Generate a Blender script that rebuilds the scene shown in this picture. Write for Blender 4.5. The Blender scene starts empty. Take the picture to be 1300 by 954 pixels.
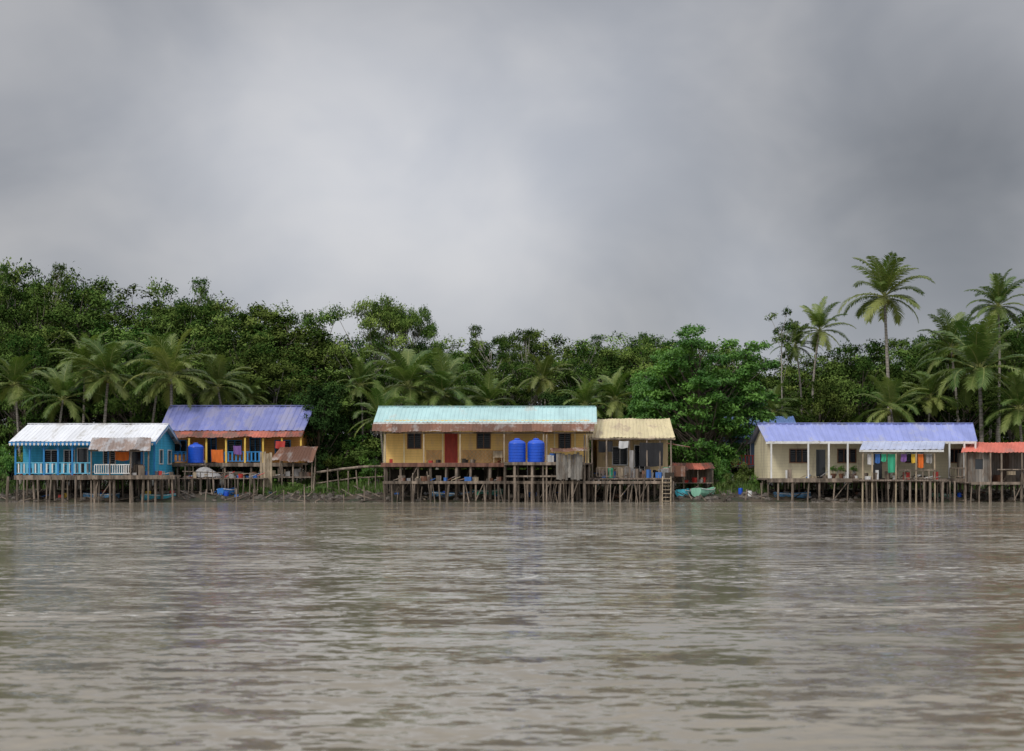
import bpy, math, random
import numpy as np
from mathutils import Vector, Matrix
random.seed(7)
D=120.0; S=17.0; CH=2.2
def X(px,y=0.0): return (px-650)/S*(D+y)/D
def Z(py,y=0.0): return CH+(600-py)/S*(D+y)/D
scene=bpy.context.scene
# ------------------------------------------------------------------ materials
def N(nt,t,**k):
    n=nt.nodes.new(t)
    for a,b in k.items(): setattr(n,a,b)
    return n
def math_(nt,op,a,b=None,c=None):
    n=N(nt,'ShaderNodeMath',operation=op)
    for i,v in enumerate((a,b,c)):
        if v is None: continue
        if isinstance(v,(int,float)): n.inputs[i].default_value=v
        else: nt.links.new(v,n.inputs[i])
    return n.outputs[0]
def mixc(nt,f,a,b,bt='MIX'):
    n=N(nt,'ShaderNodeMix',data_type='RGBA',blend_type=bt)
    for i,v in ((0,f),(6,a),(7,b)):
        if isinstance(v,(int,float)): n.inputs[i].default_value=v
        elif isinstance(v,(tuple,list)): n.inputs[i].default_value=(*v[:3],1)
        else: nt.links.new(v,n.inputs[i])
    return n.outputs[2]
def ramp(nt,f,a,b):
    n=N(nt,'ShaderNodeMapRange'); n.interpolation_type='SMOOTHSTEP'
    nt.links.new(f,n.inputs[0]); n.inputs[1].default_value=a; n.inputs[2].default_value=b
    return n.outputs[0]
MC={}
def M(name,c,rough=.75,var=.22,scale=1.5,c2=None,amt=.5,stretch=(1,1,.25),lines=None,panel=None,metal=0,bump=0.15,spec=.3):
    if name in MC: return MC[name]
    m=bpy.data.materials.new(name); m.use_nodes=True; nt=m.node_tree
    bs=nt.nodes['Principled BSDF']; bs.inputs['Roughness'].default_value=rough
    bs.inputs['Metallic'].default_value=metal; bs.inputs['Specular IOR Level'].default_value=spec
    tc=N(nt,'ShaderNodeTexCoord'); mp=N(nt,'ShaderNodeMapping'); nt.links.new(tc.outputs['Object'],mp.inputs[0])
    mp.inputs['Scale'].default_value=stretch
    n1=N(nt,'ShaderNodeTexNoise'); n1.inputs['Scale'].default_value=scale*2; n1.inputs['Detail'].default_value=6
    n1.inputs['Roughness'].default_value=.65; nt.links.new(mp.outputs[0],n1.inputs[0])
    f=ramp(nt,n1.outputs[0],.3,.7)
    col=mixc(nt,f,[v*(1-var) for v in c],[min(1,v*(1+var)) for v in c])
    sep=N(nt,'ShaderNodeSeparateXYZ'); nt.links.new(tc.outputs['Object'],sep.inputs[0])
    if c2 is not None:
        n2=N(nt,'ShaderNodeTexNoise'); n2.inputs['Scale'].default_value=scale; n2.inputs['Detail'].default_value=8
        n2.inputs['Roughness'].default_value=.7; nt.links.new(mp.outputs[0],n2.inputs[0])
        f2=ramp(nt,n2.outputs[0],.62-amt*.35,.70-amt*.25)
        col=mixc(nt,f2,col,c2)
    if panel:
        ax=sep.outputs['XYZ'.index(panel[0])]
        fl=math_(nt,'FLOOR',math_(nt,'DIVIDE',ax,panel[1]))
        wn=N(nt,'ShaderNodeTexWhiteNoise',noise_dimensions='1D'); nt.links.new(fl,wn.inputs['W'])
        v=math_(nt,'MULTIPLY_ADD',wn.outputs[0],panel[2]*2,1-panel[2])
        cc=N(nt,'ShaderNodeCombineXYZ')
        for i in range(3): nt.links.new(v,cc.inputs[i])
        col=mixc(nt,1.0,col,cc.outputs[0],'MULTIPLY')
    h=n1.outputs[0]
    if lines:
        ax=sep.outputs['XYZ'.index(lines[0])]
        fr=math_(nt,'FRACT',math_(nt,'DIVIDE',ax,lines[1]))
        lt=math_(nt,'LESS_THAN',fr,lines[2])
        col=mixc(nt,math_(nt,'MULTIPLY',lt,lines[3]),col,[v*.25 for v in c])
        h=math_(nt,'SUBTRACT',h,lt)
    nt.links.new(col,bs.inputs['Base Color'])
    if bump:
        b=N(nt,'ShaderNodeBump'); b.inputs['Strength'].default_value=bump; b.inputs['Distance'].default_value=.03
        nt.links.new(h,b.inputs['Height']); nt.links.new(b.outputs[0],bs.inputs['Normal'])
    MC[name]=m; return m
RUSTC=(.16,.075,.045)
wood=M('weathered_wood',(.19,.152,.118),.9,.5,2,panel=('X',.41,.42))
wood2=M('pale_wood',(.36,.29,.20),.85,.4,2)
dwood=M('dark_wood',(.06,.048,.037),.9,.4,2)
plank=M('plank_deck',(.19,.15,.12),.9,.4,2,lines=('X',.18,.12,.8),panel=('X',.18,.25))
plankwall=M('plank_wall_grey',(.27,.25,.22),.9,.35,1.5,c2=(.16,.12,.09),amt=.5,lines=('X',.22,.1,.8),panel=('X',.22,.25))
lilac=M('lilac_metal_roof',(.27,.31,.62),.45,.1,.6,panel=('X',.9,.08),stretch=(1,.4,.4),spec=.5,c2=(.33,.35,.52),amt=.25)
lilac2=M('faded_lilac_metal_roof',(.18,.20,.44),.5,.14,.6,panel=('X',.9,.1),stretch=(1,.4,.4),spec=.5,c2=(.24,.24,.38),amt=.4)
teal=M('pale_teal_metal_roof',(.42,.63,.62),.45,.08,.6,panel=('X',.9,.06),stretch=(1,.4,.4),spec=.5,c2=(.46,.54,.50),amt=.25)
whiteroof=M('white_metal_roof',(.74,.75,.77),.5,.08,.7,panel=('X',.9,.06),c2=(.55,.54,.52),amt=.3,stretch=(1,.4,.4),spec=.5)
tanroof=M('tan_metal_roof',(.62,.53,.32),.55,.12,.8,panel=('X',.8,.1),c2=(.44,.35,.23),amt=.35,stretch=(1,.4,.4))
redroof=M('red_metal_roof',(.62,.16,.11),.55,.12,.8,panel=('X',.8,.08),c2=(.42,.17,.13),amt=.3,stretch=(1,.4,.4))
blueroof=M('blue_metal_roof',(.17,.27,.52),.5,.15,.8,panel=('X',.8,.1),stretch=(1,.4,.4))
rust=M('rusty_tin',(.36,.31,.28),.7,.25,.9,c2=RUSTC,amt=.76,panel=('X',.75,.33),stretch=(1.2,.5,.5))
rustred=M('rusty_red_tin',(.40,.12,.08),.7,.25,.9,c2=(.17,.09,.07),amt=.5,panel=('X',.75,.3),stretch=(1.2,.5,.5))
greytin=M('grey_tin',(.36,.355,.35),.6,.22,.9,c2=RUSTC,amt=.4,panel=('X',.75,.2),stretch=(1.2,.5,.5))
turq=M('turquoise_paint',(.05,.40,.62),.7,.18,1.2,lines=('Z',.2,.1,.5),c2=(.12,.36,.46),amt=.3)
blue=M('blue_paint',(.035,.22,.50),.65,.2,1.2)
ltblue=M('light_blue_paint',(.14,.46,.64),.65,.2,1.5)
white=M('white_paint',(.70,.70,.68),.6,.14,1.5,c2=(.48,.46,.41),amt=.3)
yellow=M('yellow_wall_paint',(.90,.60,.20),.75,.12,1.0,lines=('Z',.2,.09,.35),c2=(.72,.48,.22),amt=.35)
ochre=M('ochre_panel',(.62,.36,.14),.8,.22,1.5)
tan=M('tan_wall',(.62,.47,.26),.8,.2,1.0,lines=('X',.3,.06,.5),c2=(.38,.30,.19),amt=.35)
cream=M('cream_wall',(.70,.63,.43),.8,.1,1.0,lines=('Z',.22,.07,.3),c2=(.50,.44,.31),amt=.35)
orange=M('orange_wall',(.62,.30,.08),.8,.2,1.0,lines=('Z',.2,.1,.5))
reddoor=M('red_brown_door',(.36,.05,.03),.6,.2,2)
redp=M('red_paint',(.46,.06,.04),.6,.25,1.5)
yelp=M('yellow_paint',(.75,.50,.1),.6,.2,1.5)
glass=M('dark_window_glass',(.02,.025,.03),.15,.2,1,bump=0,spec=.6)
black=M('black_tarp',(.02,.02,.022),.5,.3,2,bump=.5)
tank_m=M('blue_tank_plastic',(.012,.085,.55),.35,.12,1,bump=0,spec=.5)
greyt=M('grey_tarp',(.28,.27,.26),.7,.3,2,bump=.6)
boatm=M('turquoise_boat_paint',(.06,.36,.44),.45,.2,2)
boatg=M('green_boat_paint',(.25,.50,.36),.45,.2,2)
redc=M('red_plastic',(.45,.05,.04),.4,.1,2); orgc=M('orange_cloth',(.72,.17,.03),.8,.15,2)
grnc=M('green_cloth',(.05,.38,.22),.8,.15,2); yelc=M('yellow_cloth',(.70,.47,.06),.8,.15,2); whc=M('white_cloth',(.55,.55,.55),.8,.1,2)
purc=M('purple_cloth',(.2,.1,.3),.8,.15,2); blc=M('blue_cloth',(.05,.15,.42),.8,.15,2)
bark=M('grey_bark',(.15,.125,.10),.95,.4,2.5); palebark=M('pale_bark',(.33,.30,.26),.95,.3,2.5)
rockm=M('mossy_stone',(.11,.095,.08),.95,.4,3,stretch=(1,1,1),bump=.6)
# ------------------------------------------------------------------ mesh helpers
def empty(name,loc):
    e=bpy.data.objects.new(name,None); scene.collection.objects.link(e); e.location=loc; e.empty_display_size=.5; return e
def link(name,me,parent=None):
    o=bpy.data.objects.new(name,me); scene.collection.objects.link(o)
    if parent is not None:
        o.parent=parent; o.matrix_parent_inverse=Matrix.Translation(-Vector(parent.location))
    return o
class B:
    def __init__(s): s.v=[]; s.f=[]
    def box(s,x0,x1,y0,y1,z0,z1):
        n=len(s.v)
        s.v+=[(x0,y0,z0),(x1,y0,z0),(x1,y1,z0),(x0,y1,z0),(x0,y0,z1),(x1,y0,z1),(x1,y1,z1),(x0,y1,z1)]
        s.f+=[tuple(n+i for i in q) for q in ((0,3,2,1),(4,5,6,7),(0,1,5,4),(1,2,6,5),(2,3,7,6),(3,0,4,7))]
        return s
    def cyl(s,p0,p1,r,r1=None,k=7):
        r1=r if r1 is None else r1
        p0=Vector(p0);p1=Vector(p1);d=(p1-p0).normalized()
        a=d.orthogonal().normalized(); b=d.cross(a); n=len(s.v)
        for p,rr in((p0,r),(p1,r1)):
            for i in range(k):
                t=2*math.pi*i/k; s.v.append(tuple(p+(a*math.cos(t)+b*math.sin(t))*rr))
        for i in range(k): s.f.append((n+i,n+(i+1)%k,n+k+(i+1)%k,n+k+i))
        s.f.append(tuple(n+k+i for i in range(k))); s.f.append(tuple(n+i for i in reversed(range(k))))
        return s
    def lathe(s,c,prof,k=20):
        n=len(s.v)
        for r,z in prof:
            for i in range(k):
                t=2*math.pi*i/k; s.v.append((c[0]+r*math.cos(t),c[1]+r*math.sin(t),c[2]+z))
        for j in range(len(prof)-1):
            for i in range(k): s.f.append((n+j*k+i,n+j*k+(i+1)%k,n+(j+1)*k+(i+1)%k,n+(j+1)*k+i))
        return s
    def poly(s,pts):
        n=len(s.v); s.v+=[tuple(p) for p in pts]; s.f.append(tuple(range(n,n+len(pts)))); return s
    def obj(s,name,parent,mat,smooth=False):
        me=bpy.data.meshes.new(name); me.from_pydata(s.v,[],s.f); me.materials.append(mat)
        if smooth: me.polygons.foreach_set('use_smooth',[True]*len(me.polygons))
        me.update(); return link(name,me,parent)
def corr(b,A,Bp,C,Dp,sp=.3,amp=.03,rows=5,sag=.015,rag=0.0):
    A,Bp,C,Dp=map(Vector,(A,Bp,C,Dp)); nrm=(Bp-A).cross(Dp-A).normalized()
    if nrm.z<0: nrm=-nrm
    w=(Bp-A).length; k=max(1,int(round(w/sp))); us=[];hs=[]
    for i in range(k):
        for o,h in ((0,0),(.55,0),(.68,1),(.87,1)): us.append((i+o)/k); hs.append(h)
    us.append(1);hs.append(0); n=len(b.v); m=len(us)
    ragv=[random.uniform(-rag,rag) for _ in range(int(w/.75)+2)]
    for j in range(rows):
        t=j/(rows-1)
        for u,h in zip(us,hs):
            tt=t
            if j==0 and rag: tt=ragv[int(u*w/.75)]
            p=(A.lerp(Bp,u)).lerp(Dp.lerp(C,u),tt)+nrm*(h*amp)
            p.z+=sag*math.sin(p.x*1.7+t*5)+sag*.6*math.sin(p.x*4.1+1)
            b.v.append(tuple(p))
    for j in range(rows-1):
        for i in range(m-1):
            b.f.append((n+j*m+i,n+j*m+i+1,n+(j+1)*m+i+1,n+(j+1)*m+i))
    return b
def wall(b,x0,x1,y,z0,z1,ops,t=.12):
    ops=sorted(ops); c=x0
    for (a,d,e,f) in ops:
        if a>c: b.box(c,a,y,y+t,z0,z1)
        if e>z0: b.box(a,d,y,y+t,z0,e)
        if f<z1: b.box(a,d,y,y+t,f,z1)
        c=d
    if c<x1: b.box(c,x1,y,y+t,z0,z1)
def sidewall(b,x,y0,y1,z0,z1,ops,t=.12):
    ops=sorted(ops); c=y0
    for (a,d,e,f) in ops:
        if a>c: b.box(x,x+t,c,a,z0,z1)
        if e>z0: b.box(x,x+t,a,d,z0,e)
        if f<z1: b.box(x,x+t,a,d,f,z1)
        c=d
    if c<y1: b.box(x,x+t,c,y1,z0,z1)
def window(fr,gl,x0,x1,y,z0,z1,m=1,louv=True):
    w=.07
    fr.box(x0-w,x0,y-.05,y+.1,z0-w,z1+w).box(x1,x1+w,y-.05,y+.1,z0-w,z1+w)
    fr.box(x0,x1,y-.05,y+.1,z1,z1+w).box(x0,x1,y-.07,y+.1,z0-w,z0)
    for i in range(m):
        c=x0+(x1-x0)*(i+1)/(m+1); fr.box(c-.025,c+.025,y-.03,y+.08,z0,z1)
    gl.box(x0,x1,y+.085,y+.105,z0,z1)
    if louv:
        k=int((z1-z0)/.14)
        for i in range(k):
            z=z0+(i+.5)*(z1-z0)/k; n=len(gl.v)
            gl.v+=[(x0,y+.0,z-.05),(x1,y+.0,z-.05),(x1,y+.07,z+.04),(x0,y+.07,z+.04)]; gl.f.append((n,n+1,n+2,n+3))
def rail(b,x0,x1,y,z,h=.95,sp=.18,w=.05,post=1.8):
    b.box(x0,x1,y-.035,y+.035,z+h-.07,z+h); b.box(x0,x1,y-.03,y+.03,z+.1,z+.16)
    k=int((x1-x0)/sp)
    for i in range(k+1):
        c=x0+i*(x1-x0)/max(k,1); b.box(c-w/2,c+w/2,y-.018,y+.018,z+.16,z+h-.07)
def stilts(b,x0,x1,ys,zt,sp=1.2,r=.08,tilt=.12,brace=.15):
    for y in ys:
        k=max(1,int((x1-x0)/(sp*.85))); prev=None
        for i in range(k+1):
            x=x0+(x1-x0)*i/k+random.uniform(-.4,.4)*(0 if i in(0,k) else 1)*sp*.7; tx=random.gauss(0,tilt)
            rr=r*random.uniform(.6,1.3)
            b.cyl((x+tx,y+random.gauss(0,.08),-1.3),(x,y,zt),rr*1.1,rr)
            if prev is not None and random.random()<brace:
                b.cyl((prev,y-.1,random.uniform(.1,.4)),(x,y-.1,zt-.1),.04,.035,5)
            prev=x
def heap(name,parent,x0,x1,y0,y1,z,n,mats,hmax=.5,smax=.35):
    bs={}
    for i in range(n):
        m=random.choice(mats); b=bs.setdefault(m.name,(B(),m))[0]
        x=random.uniform(x0,x1);y=random.uniform(y0,y1);s=random.uniform(.1,smax);h=random.uniform(.12,hmax)
        t=random.random()
        if t<.45:
            a=random.uniform(0,3); n0=len(b.v); b.box(-s,s,-s*.6,s*.6,0,h)
            for q in range(n0,n0+8):
                v=b.v[q]; b.v[q]=(x+v[0]*math.cos(a)-v[1]*math.sin(a),y+v[0]*math.sin(a)+v[1]*math.cos(a),z+v[2])
        elif t<.75: b.lathe((x,y,z),[(0,0),(s*.55,0),(s*.7,h*.9),(s*.74,h),(s*.6,h),(0,h*.7)],12)
        else: b.cyl((x-s*1.3,y,z+.05),(x+s*1.3,y+random.uniform(-.3,.3),z+random.uniform(.1,h*1.3)),.04,.03,5)
    for k,(b,m) in bs.items(): b.obj(name,parent,m)
def cloth(name,parent,x0,x1,zt,zb,y,mat):
    b=B(); nx,nz=8,6; ph=random.uniform(0,6)
    for j in range(nz+1):
        for i in range(nx+1):
            u=i/nx;t=j/nz
            b.v.append((x0+(x1-x0)*u+.04*math.sin(ph+t*2)*t,y+.07*math.sin(u*9+ph)*t,zt+(zb-zt)*t+.03*math.sin(u*5+ph)*t-.03*math.sin(u*math.pi)))
    for j in range(nz):
        for i in range(nx): n=j*(nx+1)+i; b.f.append((n,n+1,n+nx+2,n+nx+1))
    return b.obj(name,parent,mat,True)
def gable(b,x,t,y0,ym,y1,z0,zr):
    n=len(b.v)
    for xx in(x,x+t): b.v+=[(xx,y0,z0),(xx,y1,z0),(xx,ym,zr)]
    b.f+=[(n,n+1,n+2),(n+3,n+5,n+4),(n,n+2,n+5,n+3),(n+2,n+1,n+4,n+5)]
def water_tank(x,y,z,r,h):
    e=empty('water_tank',(x,y,z)); pr=[(0,0),(r*.98,0),(r,.05)]
    k=6
    for i in range(k):
        a=.08+(h*.78-.08)*i/k; s=(h*.78-.08)/k
        pr+=[(r,a),(r,a+s*.7),(r*.965,a+s*.76),(r*.965,a+s*.94),(r,a+s)]
    pr+=[(r*.97,h*.82),(r*.8,h*.9),(r*.45,h*.95),(r*.33,h*.96)]
    b=B().lathe((x,y,z),pr,28); b.obj('body',e,tank_m,False)
    B().lathe((x,y,z),[(r*.33,h*.94),(r*.34,h),(r*.25,h*1.02),(0,h*1.03)],18).obj('lid',e,tank_m)
    B().cyl((x+r,y-.1,z+.15),(x+r+.15,y-.1,z+.15),.03).cyl((x+r+.12,y-.1,z+.15),(x+r+.12,y-.1,z-1.2),.025).obj('outlet_pipe',e,greytin)
def boat(x,y,z,L,W,H,mat,ang,name='small_boat'):
    e=empty(name,(x,y,z)); b=B(); n=12; k=9
    def ring(inset,zo):
        R=[]
        for i in range(n+1):
            t=i/n; w=W/2*(math.sin(math.pi*min(1,t*.62+.3)))**.8*(1 if t<.9 else .55+.45*(1-t)/.1)-inset
            sh=H*(.12*(2*t-1)**2)+ (.25*H*max(0,t-.6)/.4)
            R.append([(L*(t-.5)*(1-inset*.1),max(.02,w)*math.sin(-math.pi/2+math.pi*j/(k-1)),zo+sh+H*(1-abs(math.cos(-math.pi/2+math.pi*j/(k-1)))**.7) ) for j in range(k)])
        return R
    for inset,zo in((0,0),(.06,.06)):
        R=ring(inset,zo if inset==0 else .07); n0=len(b.v)
        for r in R: b.v+=r
        for i in range(n):
            for j in range(k-1):
                a=n0+i*k+j; b.f.append((a,a+k,a+k+1,a+1))
        b.f.append(tuple(n0+j for j in range(k))); b.f.append(tuple(n0+n*k+j for j in range(k)))
    o=b.obj('hull',e,mat)
    th=B()
    for t in(-.25,.05,.3): th.box(L*t-.12,L*t+.12,-W*.4,W*.4,H*.72,H*.77)
    o2=th.obj('thwart_seats',e,wood2)
    gu=B()
    for sgn in(-1,1):
        for i in range(n):
            def g(i):
                t=i/n; w=W/2*(math.sin(math.pi*min(1,t*.62+.3)))**.8*(1 if t<.9 else .55+.45*(1-t)/.1)
                return (L*(t-.5),sgn*w,H*(1+.12*(2*t-1)**2)+.25*H*max(0,t-.6)/.4)
            gu.cyl(g(i),g(i+1),.03,.03,5)
    o3=gu.obj('gunwale',e,white)
    for q in(o,o2,o3): q.matrix_parent_inverse=Matrix.Identity(4)
    e.rotation_euler=(random.uniform(-.08,.08),.03,ang)
def ground_z_np(x,y):
    edge=.6*np.sin(x*.31)+.35*np.sin(x*.9+1)+.15*np.sin(x*2.3)
    t=np.clip((y-edge+5)/14,0,1); base=-1.2+2.0*(1-(1-t)**2.6)
    far=np.clip((y-60)/200,0,1)*6
    return base+.07*np.sin(x*1.3)*np.sin(y*1.7)*(t>.2)+far
# ------------------------------------------------------------------ HOUSES
def houseA():
    e=empty('blue_stilt_house',(X(110),3,0)); fz=2.0
    xl,xr=-37.0,-27.0; ye,yr,yb=-.4,4.3,9; ze,zr=4.5,5.93
    b=B(); corr(b,(xl-.45,ye,ze),(xr+.45,ye,ze),(xr+.45,yr,zr),(xl-.45,yr,zr))
    corr(b,(xl-.45,yb,ze),(xr+.45,yb,ze),(xr+.45,yr,zr),(xl-.45,yr,zr)); b.obj('roof',e,whiteroof)
    B().box(xl-.45,xr+.45,yr-.12,yr+.12,zr+.02,zr+.07).obj('ridge_cap',e,whiteroof)
    w=B(); fy=1.6
    ops=[(X(57,fy),X(73,fy),fz+.85,fz+1.85),(X(82,fy),X(94,fy),fz+.85,fz+1.85),(X(99,fy),X(111,fy),fz,fz+2.0),(X(132,fy),X(146,fy),fz+.85,fz+1.8),(X(168,fy),X(182,fy),fz,fz+1.95)]
    wall(w,xl,xr,fy,fz,ze+.3,ops); wall(w,xl,xr,8.5,fz,ze+.1,[])
    so=[(3.0,4.2,fz+.9,fz+1.9),(6.0,7.2,fz+.9,fz+1.9)]
    sidewall(w,xr-.12,fy+.12,8.5,fz,ze,so); sidewall(w,xl,fy+.12,8.5,fz,ze,[])
    gable(w,xr-.12,.12,ye+.3,yr,yb-.3,ze+.01,zr-.1); gable(w,xl,.12,ye+.3,yr,yb-.3,ze+.01,zr-.1)
    w.obj('walls',e,turq)
    fr=B();gl=B()
    for o in ops: window(fr,gl,o[0],o[1],fy,o[2],o[3],1 if o[2]>fz else 0,o[2]>fz)
    for o in so:
        fr.box(xr-.02,xr+.05,o[0]-.08,o[0],o[2]-.08,o[3]+.08).box(xr-.02,xr+.05,o[1],o[1]+.08,o[2]-.08,o[3]+.08).box(xr-.02,xr+.05,o[0],o[1],o[3],o[3]+.08).box(xr-.02,xr+.05,o[0],o[1],o[2]-.08,o[2])
        gl.box(xr-.09,xr-.06,o[0],o[1],o[2],o[3])
    fr.obj('window_frames',e,white); gl.obj('windows',e,glass)
    s=B(); t=B()
    t.box(xl-.45,xr+.45,ye-.03,ye+.0,ze-.10,ze-.02)
    k=72
    for i in range(k):
        a=xl-.45+(xr-xl+.9)*i/k; c=xl-.45+(xr-xl+.9)*(i+1)/k
        (t if i%2 else s).poly([(a,ye-.02,ze-.10),(a,ye-.02,ze-.22),((a+c)/2,ye-.02,ze-.33),(c,ye-.02,ze-.22),(c,ye-.02,ze-.10)])
    for (ya,za,yb2,zb2) in((ye,ze,yr,zr),(yr,zr,yb,ze)):
        for i in range(22):
            u0,u1=i/22,(i+1)/22
            p=lambda u,d:(xr+.46,ya+(yb2-ya)*u,za+(zb2-za)*u-d)
            t.poly([p(u0,0),p(u0,.10),p(u1,.10),p(u1,0)])
            (s if i%2 else t).poly([p(u0,.10),p(u0,.22),p((u0+u1)/2,.32),p(u1,.22),p(u1,.10)])
    s.obj('eave_fringe_white',e,white); t.obj('eave_fringe_blue',e,blue)
    d=B().box(xl,xr+.2,-.2,8.6,fz-.12,fz); d.box(X(114,-2.3),X(222,-2.3),-2.4,-.2,fz-.12,fz); d.obj('deck',e,plank)
    bm=B().box(xl-.1,xr+.3,-.32,-.2,fz-.35,fz-.02); bm.box(X(114,-2.3),X(222,-2.3),-2.5,-2.4,fz-.3,fz-.02)
    for yy in(2,4.5,7): bm.box(xl,xr,yy,yy+.12,fz-.32,fz-.121)
    bm.obj('floor_beams',e,wood)
    p=B()
    for px in(20,38,56,74,92,116): x=X(px); p.box(x-.06,x+.06,-.1,.02,fz,ze-.05)
    for px in(138,160,180,196): x=X(px); p.box(x-.06,x+.06,-.1,.02,fz,ze-.05)
    p.box(X(20),X(196),-.1,.02,ze-.05,ze+.03)
    for a,c in((20,38),(38,56),(56,74),(74,92),(92,116)):
        for q,sg in((a,1),(c,-1)): p.cyl((X(q)+sg*.05,-.04,ze-.65),(X(q)+sg*.5,-.04,ze-.1),.035,.035,4)
    p.obj('porch_posts',e,blue)
    r=B(); rail(r,X(20),X(116),-.04,fz,.95,.42,.16); r.obj('railing',e,ltblue)
    r=B()
    x=X(20)+.22
    while x<X(115): r.box(x-.05,x+.05,-.05,-.02,fz+.16,fz+.86); x+=.42
    r.obj('railing_boards',e,white)
    r=B(); rail(r,X(120,-2.3),X(166,-2.3),-2.3,fz,.8,.16,.06); r.obj('side_railing',e,white)
    b=B(); corr(b,(X(112,-2.6),-2.6,Z(571,-2.6)),(X(191,-2.6),-2.6,Z(572,-2.6)),(X(192,-.5),-.5,Z(556,-.5)),(X(117,-.5),-.5,Z(556,-.5)),.25,.025,4,.02,.12); b.obj('tin_awning',e,M('worn_grey_tin',(.42,.41,.41),.6,.22,.9,c2=(.24,.18,.15),amt=.62,panel=('X',.75,.22),stretch=(1.2,.5,.5)))
    p=B()
    for px in(116,140,165,188): p.cyl((X(px,-2.3),-2.3,-1.2),(X(px,-2.3)+random.uniform(-.1,.1),-2.3,Z(571,-2.3)),.07,.06)
    p.cyl((X(114,-2.3),-2.35,Z(572,-2.3)),(X(190,-2.3),-2.35,Z(573,-2.3)),.06,.05); p.obj('awning_poles',e,wood)
    st=B(); stilts(st,X(22),X(226),(-2.2,0.1,2.5,5,8),fz-.1,1.15,.08); st.obj('stilts',e,wood)
    cloth('hanging_cloth',e,X(146,-1.5),X(164,-1.5),3.75,3.1,-1.5,orgc)
    heap('stored_goods',e,X(166),X(192),-2.1,-.5,fz,18,[wood,greyt,white,blc,dwood],.8,.3)
    heap('porch_goods',e,X(24),X(112),.3,1.4,fz,12,[wood,redc,white,blc,dwood,yelc],.6,.3)
    heap('side_deck_goods',e,X(196,-1),X(220,-1),-2.0,-.4,fz,8,[wood,greyt,redc,blc],.4,.25)
houseA()
def houseB():
    e=empty('lilac_roof_house',(X(292,11),12,.6)); fz=Z(588,10)
    xl,xr=X(201,9),X(386,9); ye,yr,yb=9,13.6,18; ze,zr=Z(547,9),Z(516,13.6)
    b=B(); corr(b,(xl,ye,ze),(xr,ye,ze),(xr+.3,yr,zr),(xl-.1,yr,zr),.45,.04); corr(b,(xl,yb,ze),(xr,yb,ze),(xr+.3,yr,zr),(xl-.1,yr,zr),.45,.04); b.obj('roof',e,lilac2)
    B().box(xl,xr+.2,yr-.15,yr+.15,zr+.03,zr+.09).obj('ridge_cap',e,lilac2)
    b=B(); corr(b,(xl+.2,7.5,Z(556,7.5)),(xr,7.5,Z(555,7.5)),(xr,8.98,ze-.05),(xl+.2,8.98,ze-.05),.25,.025,4,.02,.1); b.obj('rusty_porch_roof',e,rustred)
    B().box(xl+.2,xr,8.9,8.97,ze-.25,ze-.08).obj('fascia',e,redp)
    w=B(); fy=10.5
    ops=[(X(222,fy),X(236,fy),fz+.8,fz+1.8),(X(262,fy),X(274,fy),fz,fz+2.0),(X(290,fy),X(306,fy),fz+.8,fz+1.8),(X(318,fy),X(330,fy),fz,fz+2),(X(350,fy),X(368,fy),fz+.8,fz+1.8)]
    wall(w,xl+.4,xr-.4,fy,fz,ze+.6,ops); w.box(xl+.4,xr-.4,17.5,17.6,fz,ze)
    for xx in(xl+.4,xr-.52):
        w.box(xx,xx+.12,fy+.12,17.5,fz,ze); gable(w,xx,.12,9.3,yr,17.7,ze+.01,zr-.1)
    w.obj('walls',e,orange)
    fr=B();gl=B()
    for o in ops: window(fr,gl,o[0],o[1],fy,o[2],o[3],1)
    fr.obj('window_frames',e,blue); gl.obj('windows',e,glass)
    B().box(xl,xr,7.6,17.6,fz-.15,fz).obj('deck',e,plank)
    B().box(xl,xr,7.5,7.6,fz-.3,fz-.01).obj('floor_beams',e,wood)
    p=B()
    for px in(215,240,262,287,311,334,358,382): x=X(px,7.8); p.box(x-.07,x+.07,7.75,7.87,fz,Z(557,7.8)+.05)
    p.obj('porch_posts',e,yelp)
    r=B(); rail(r,X(285,7.8),X(334,7.8),7.8,fz,.9,.3,.12); rail(r,X(205,7.8),X(236,7.8),7.8,fz,.9,.3,.12); r.obj('railing',e,blue)
    st=B(); stilts(st,xl,xr,(7.7,10,13,17),fz-.1,1.6,.09); st.obj('stilts',e,wood)
    b=B(); corr(b,(X(342,5),5,Z(586,5)),(X(398,5),5,Z(584,5)),(X(404,7.4),7.4,Z(567,7.4)),(X(356,7.4),7.4,Z(568,7.4)),.25,.025,4,.04,.15); b.obj('tin_lean_to_roof',e,rust)
    p=B()
    for px in(344,358,372,396): p.cyl((X(px,5.1),5.1,-.5),(X(px,5.1),5.1,Z(585,5.1)),.07,.06)
    for px in(356,400): p.cyl((X(px,7.3),7.3,0),(X(px,7.3),7.3,Z(568,7.3)),.07,.06)
    p.obj('lean_to_poles',e,wood)
    q=B()
    for i in range(4):
        x=X(330,4)+i*.24; q.box(x,x+.2,4+.03*i,4.04+.03*i,.9+random.uniform(-.2,.2),Z(575,4)+random.uniform(-.2,.15))
    q.obj('upright_planks',e,wood2)
    cloth('red_towel',e,X(268,7.6),X(283,7.6),Z(571,7.6),Z(587,7.6),7.6,orgc)
    cloth('purple_towel',e,X(296,7.6),X(306,7.6),Z(566,7.6),Z(577,7.6),7.6,purc)
    cloth('red_towel_small',e,X(350,7.6),X(362,7.6),Z(560,7.6),Z(569,7.6),7.6,redc)
    heap('stored_goods',e,X(345,6),X(395,6),5.2,7,1.9,18,[wood,wood2,greyt,rust,white,dwood],.6,.4)
    B().box(X(343,6),X(397,6),5.1,7.3,1.78,1.88).obj('lean_to_deck',e,plank)
houseB()
water_tank(X(248,6),6.2,Z(588,6),.62,1.55)
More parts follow.
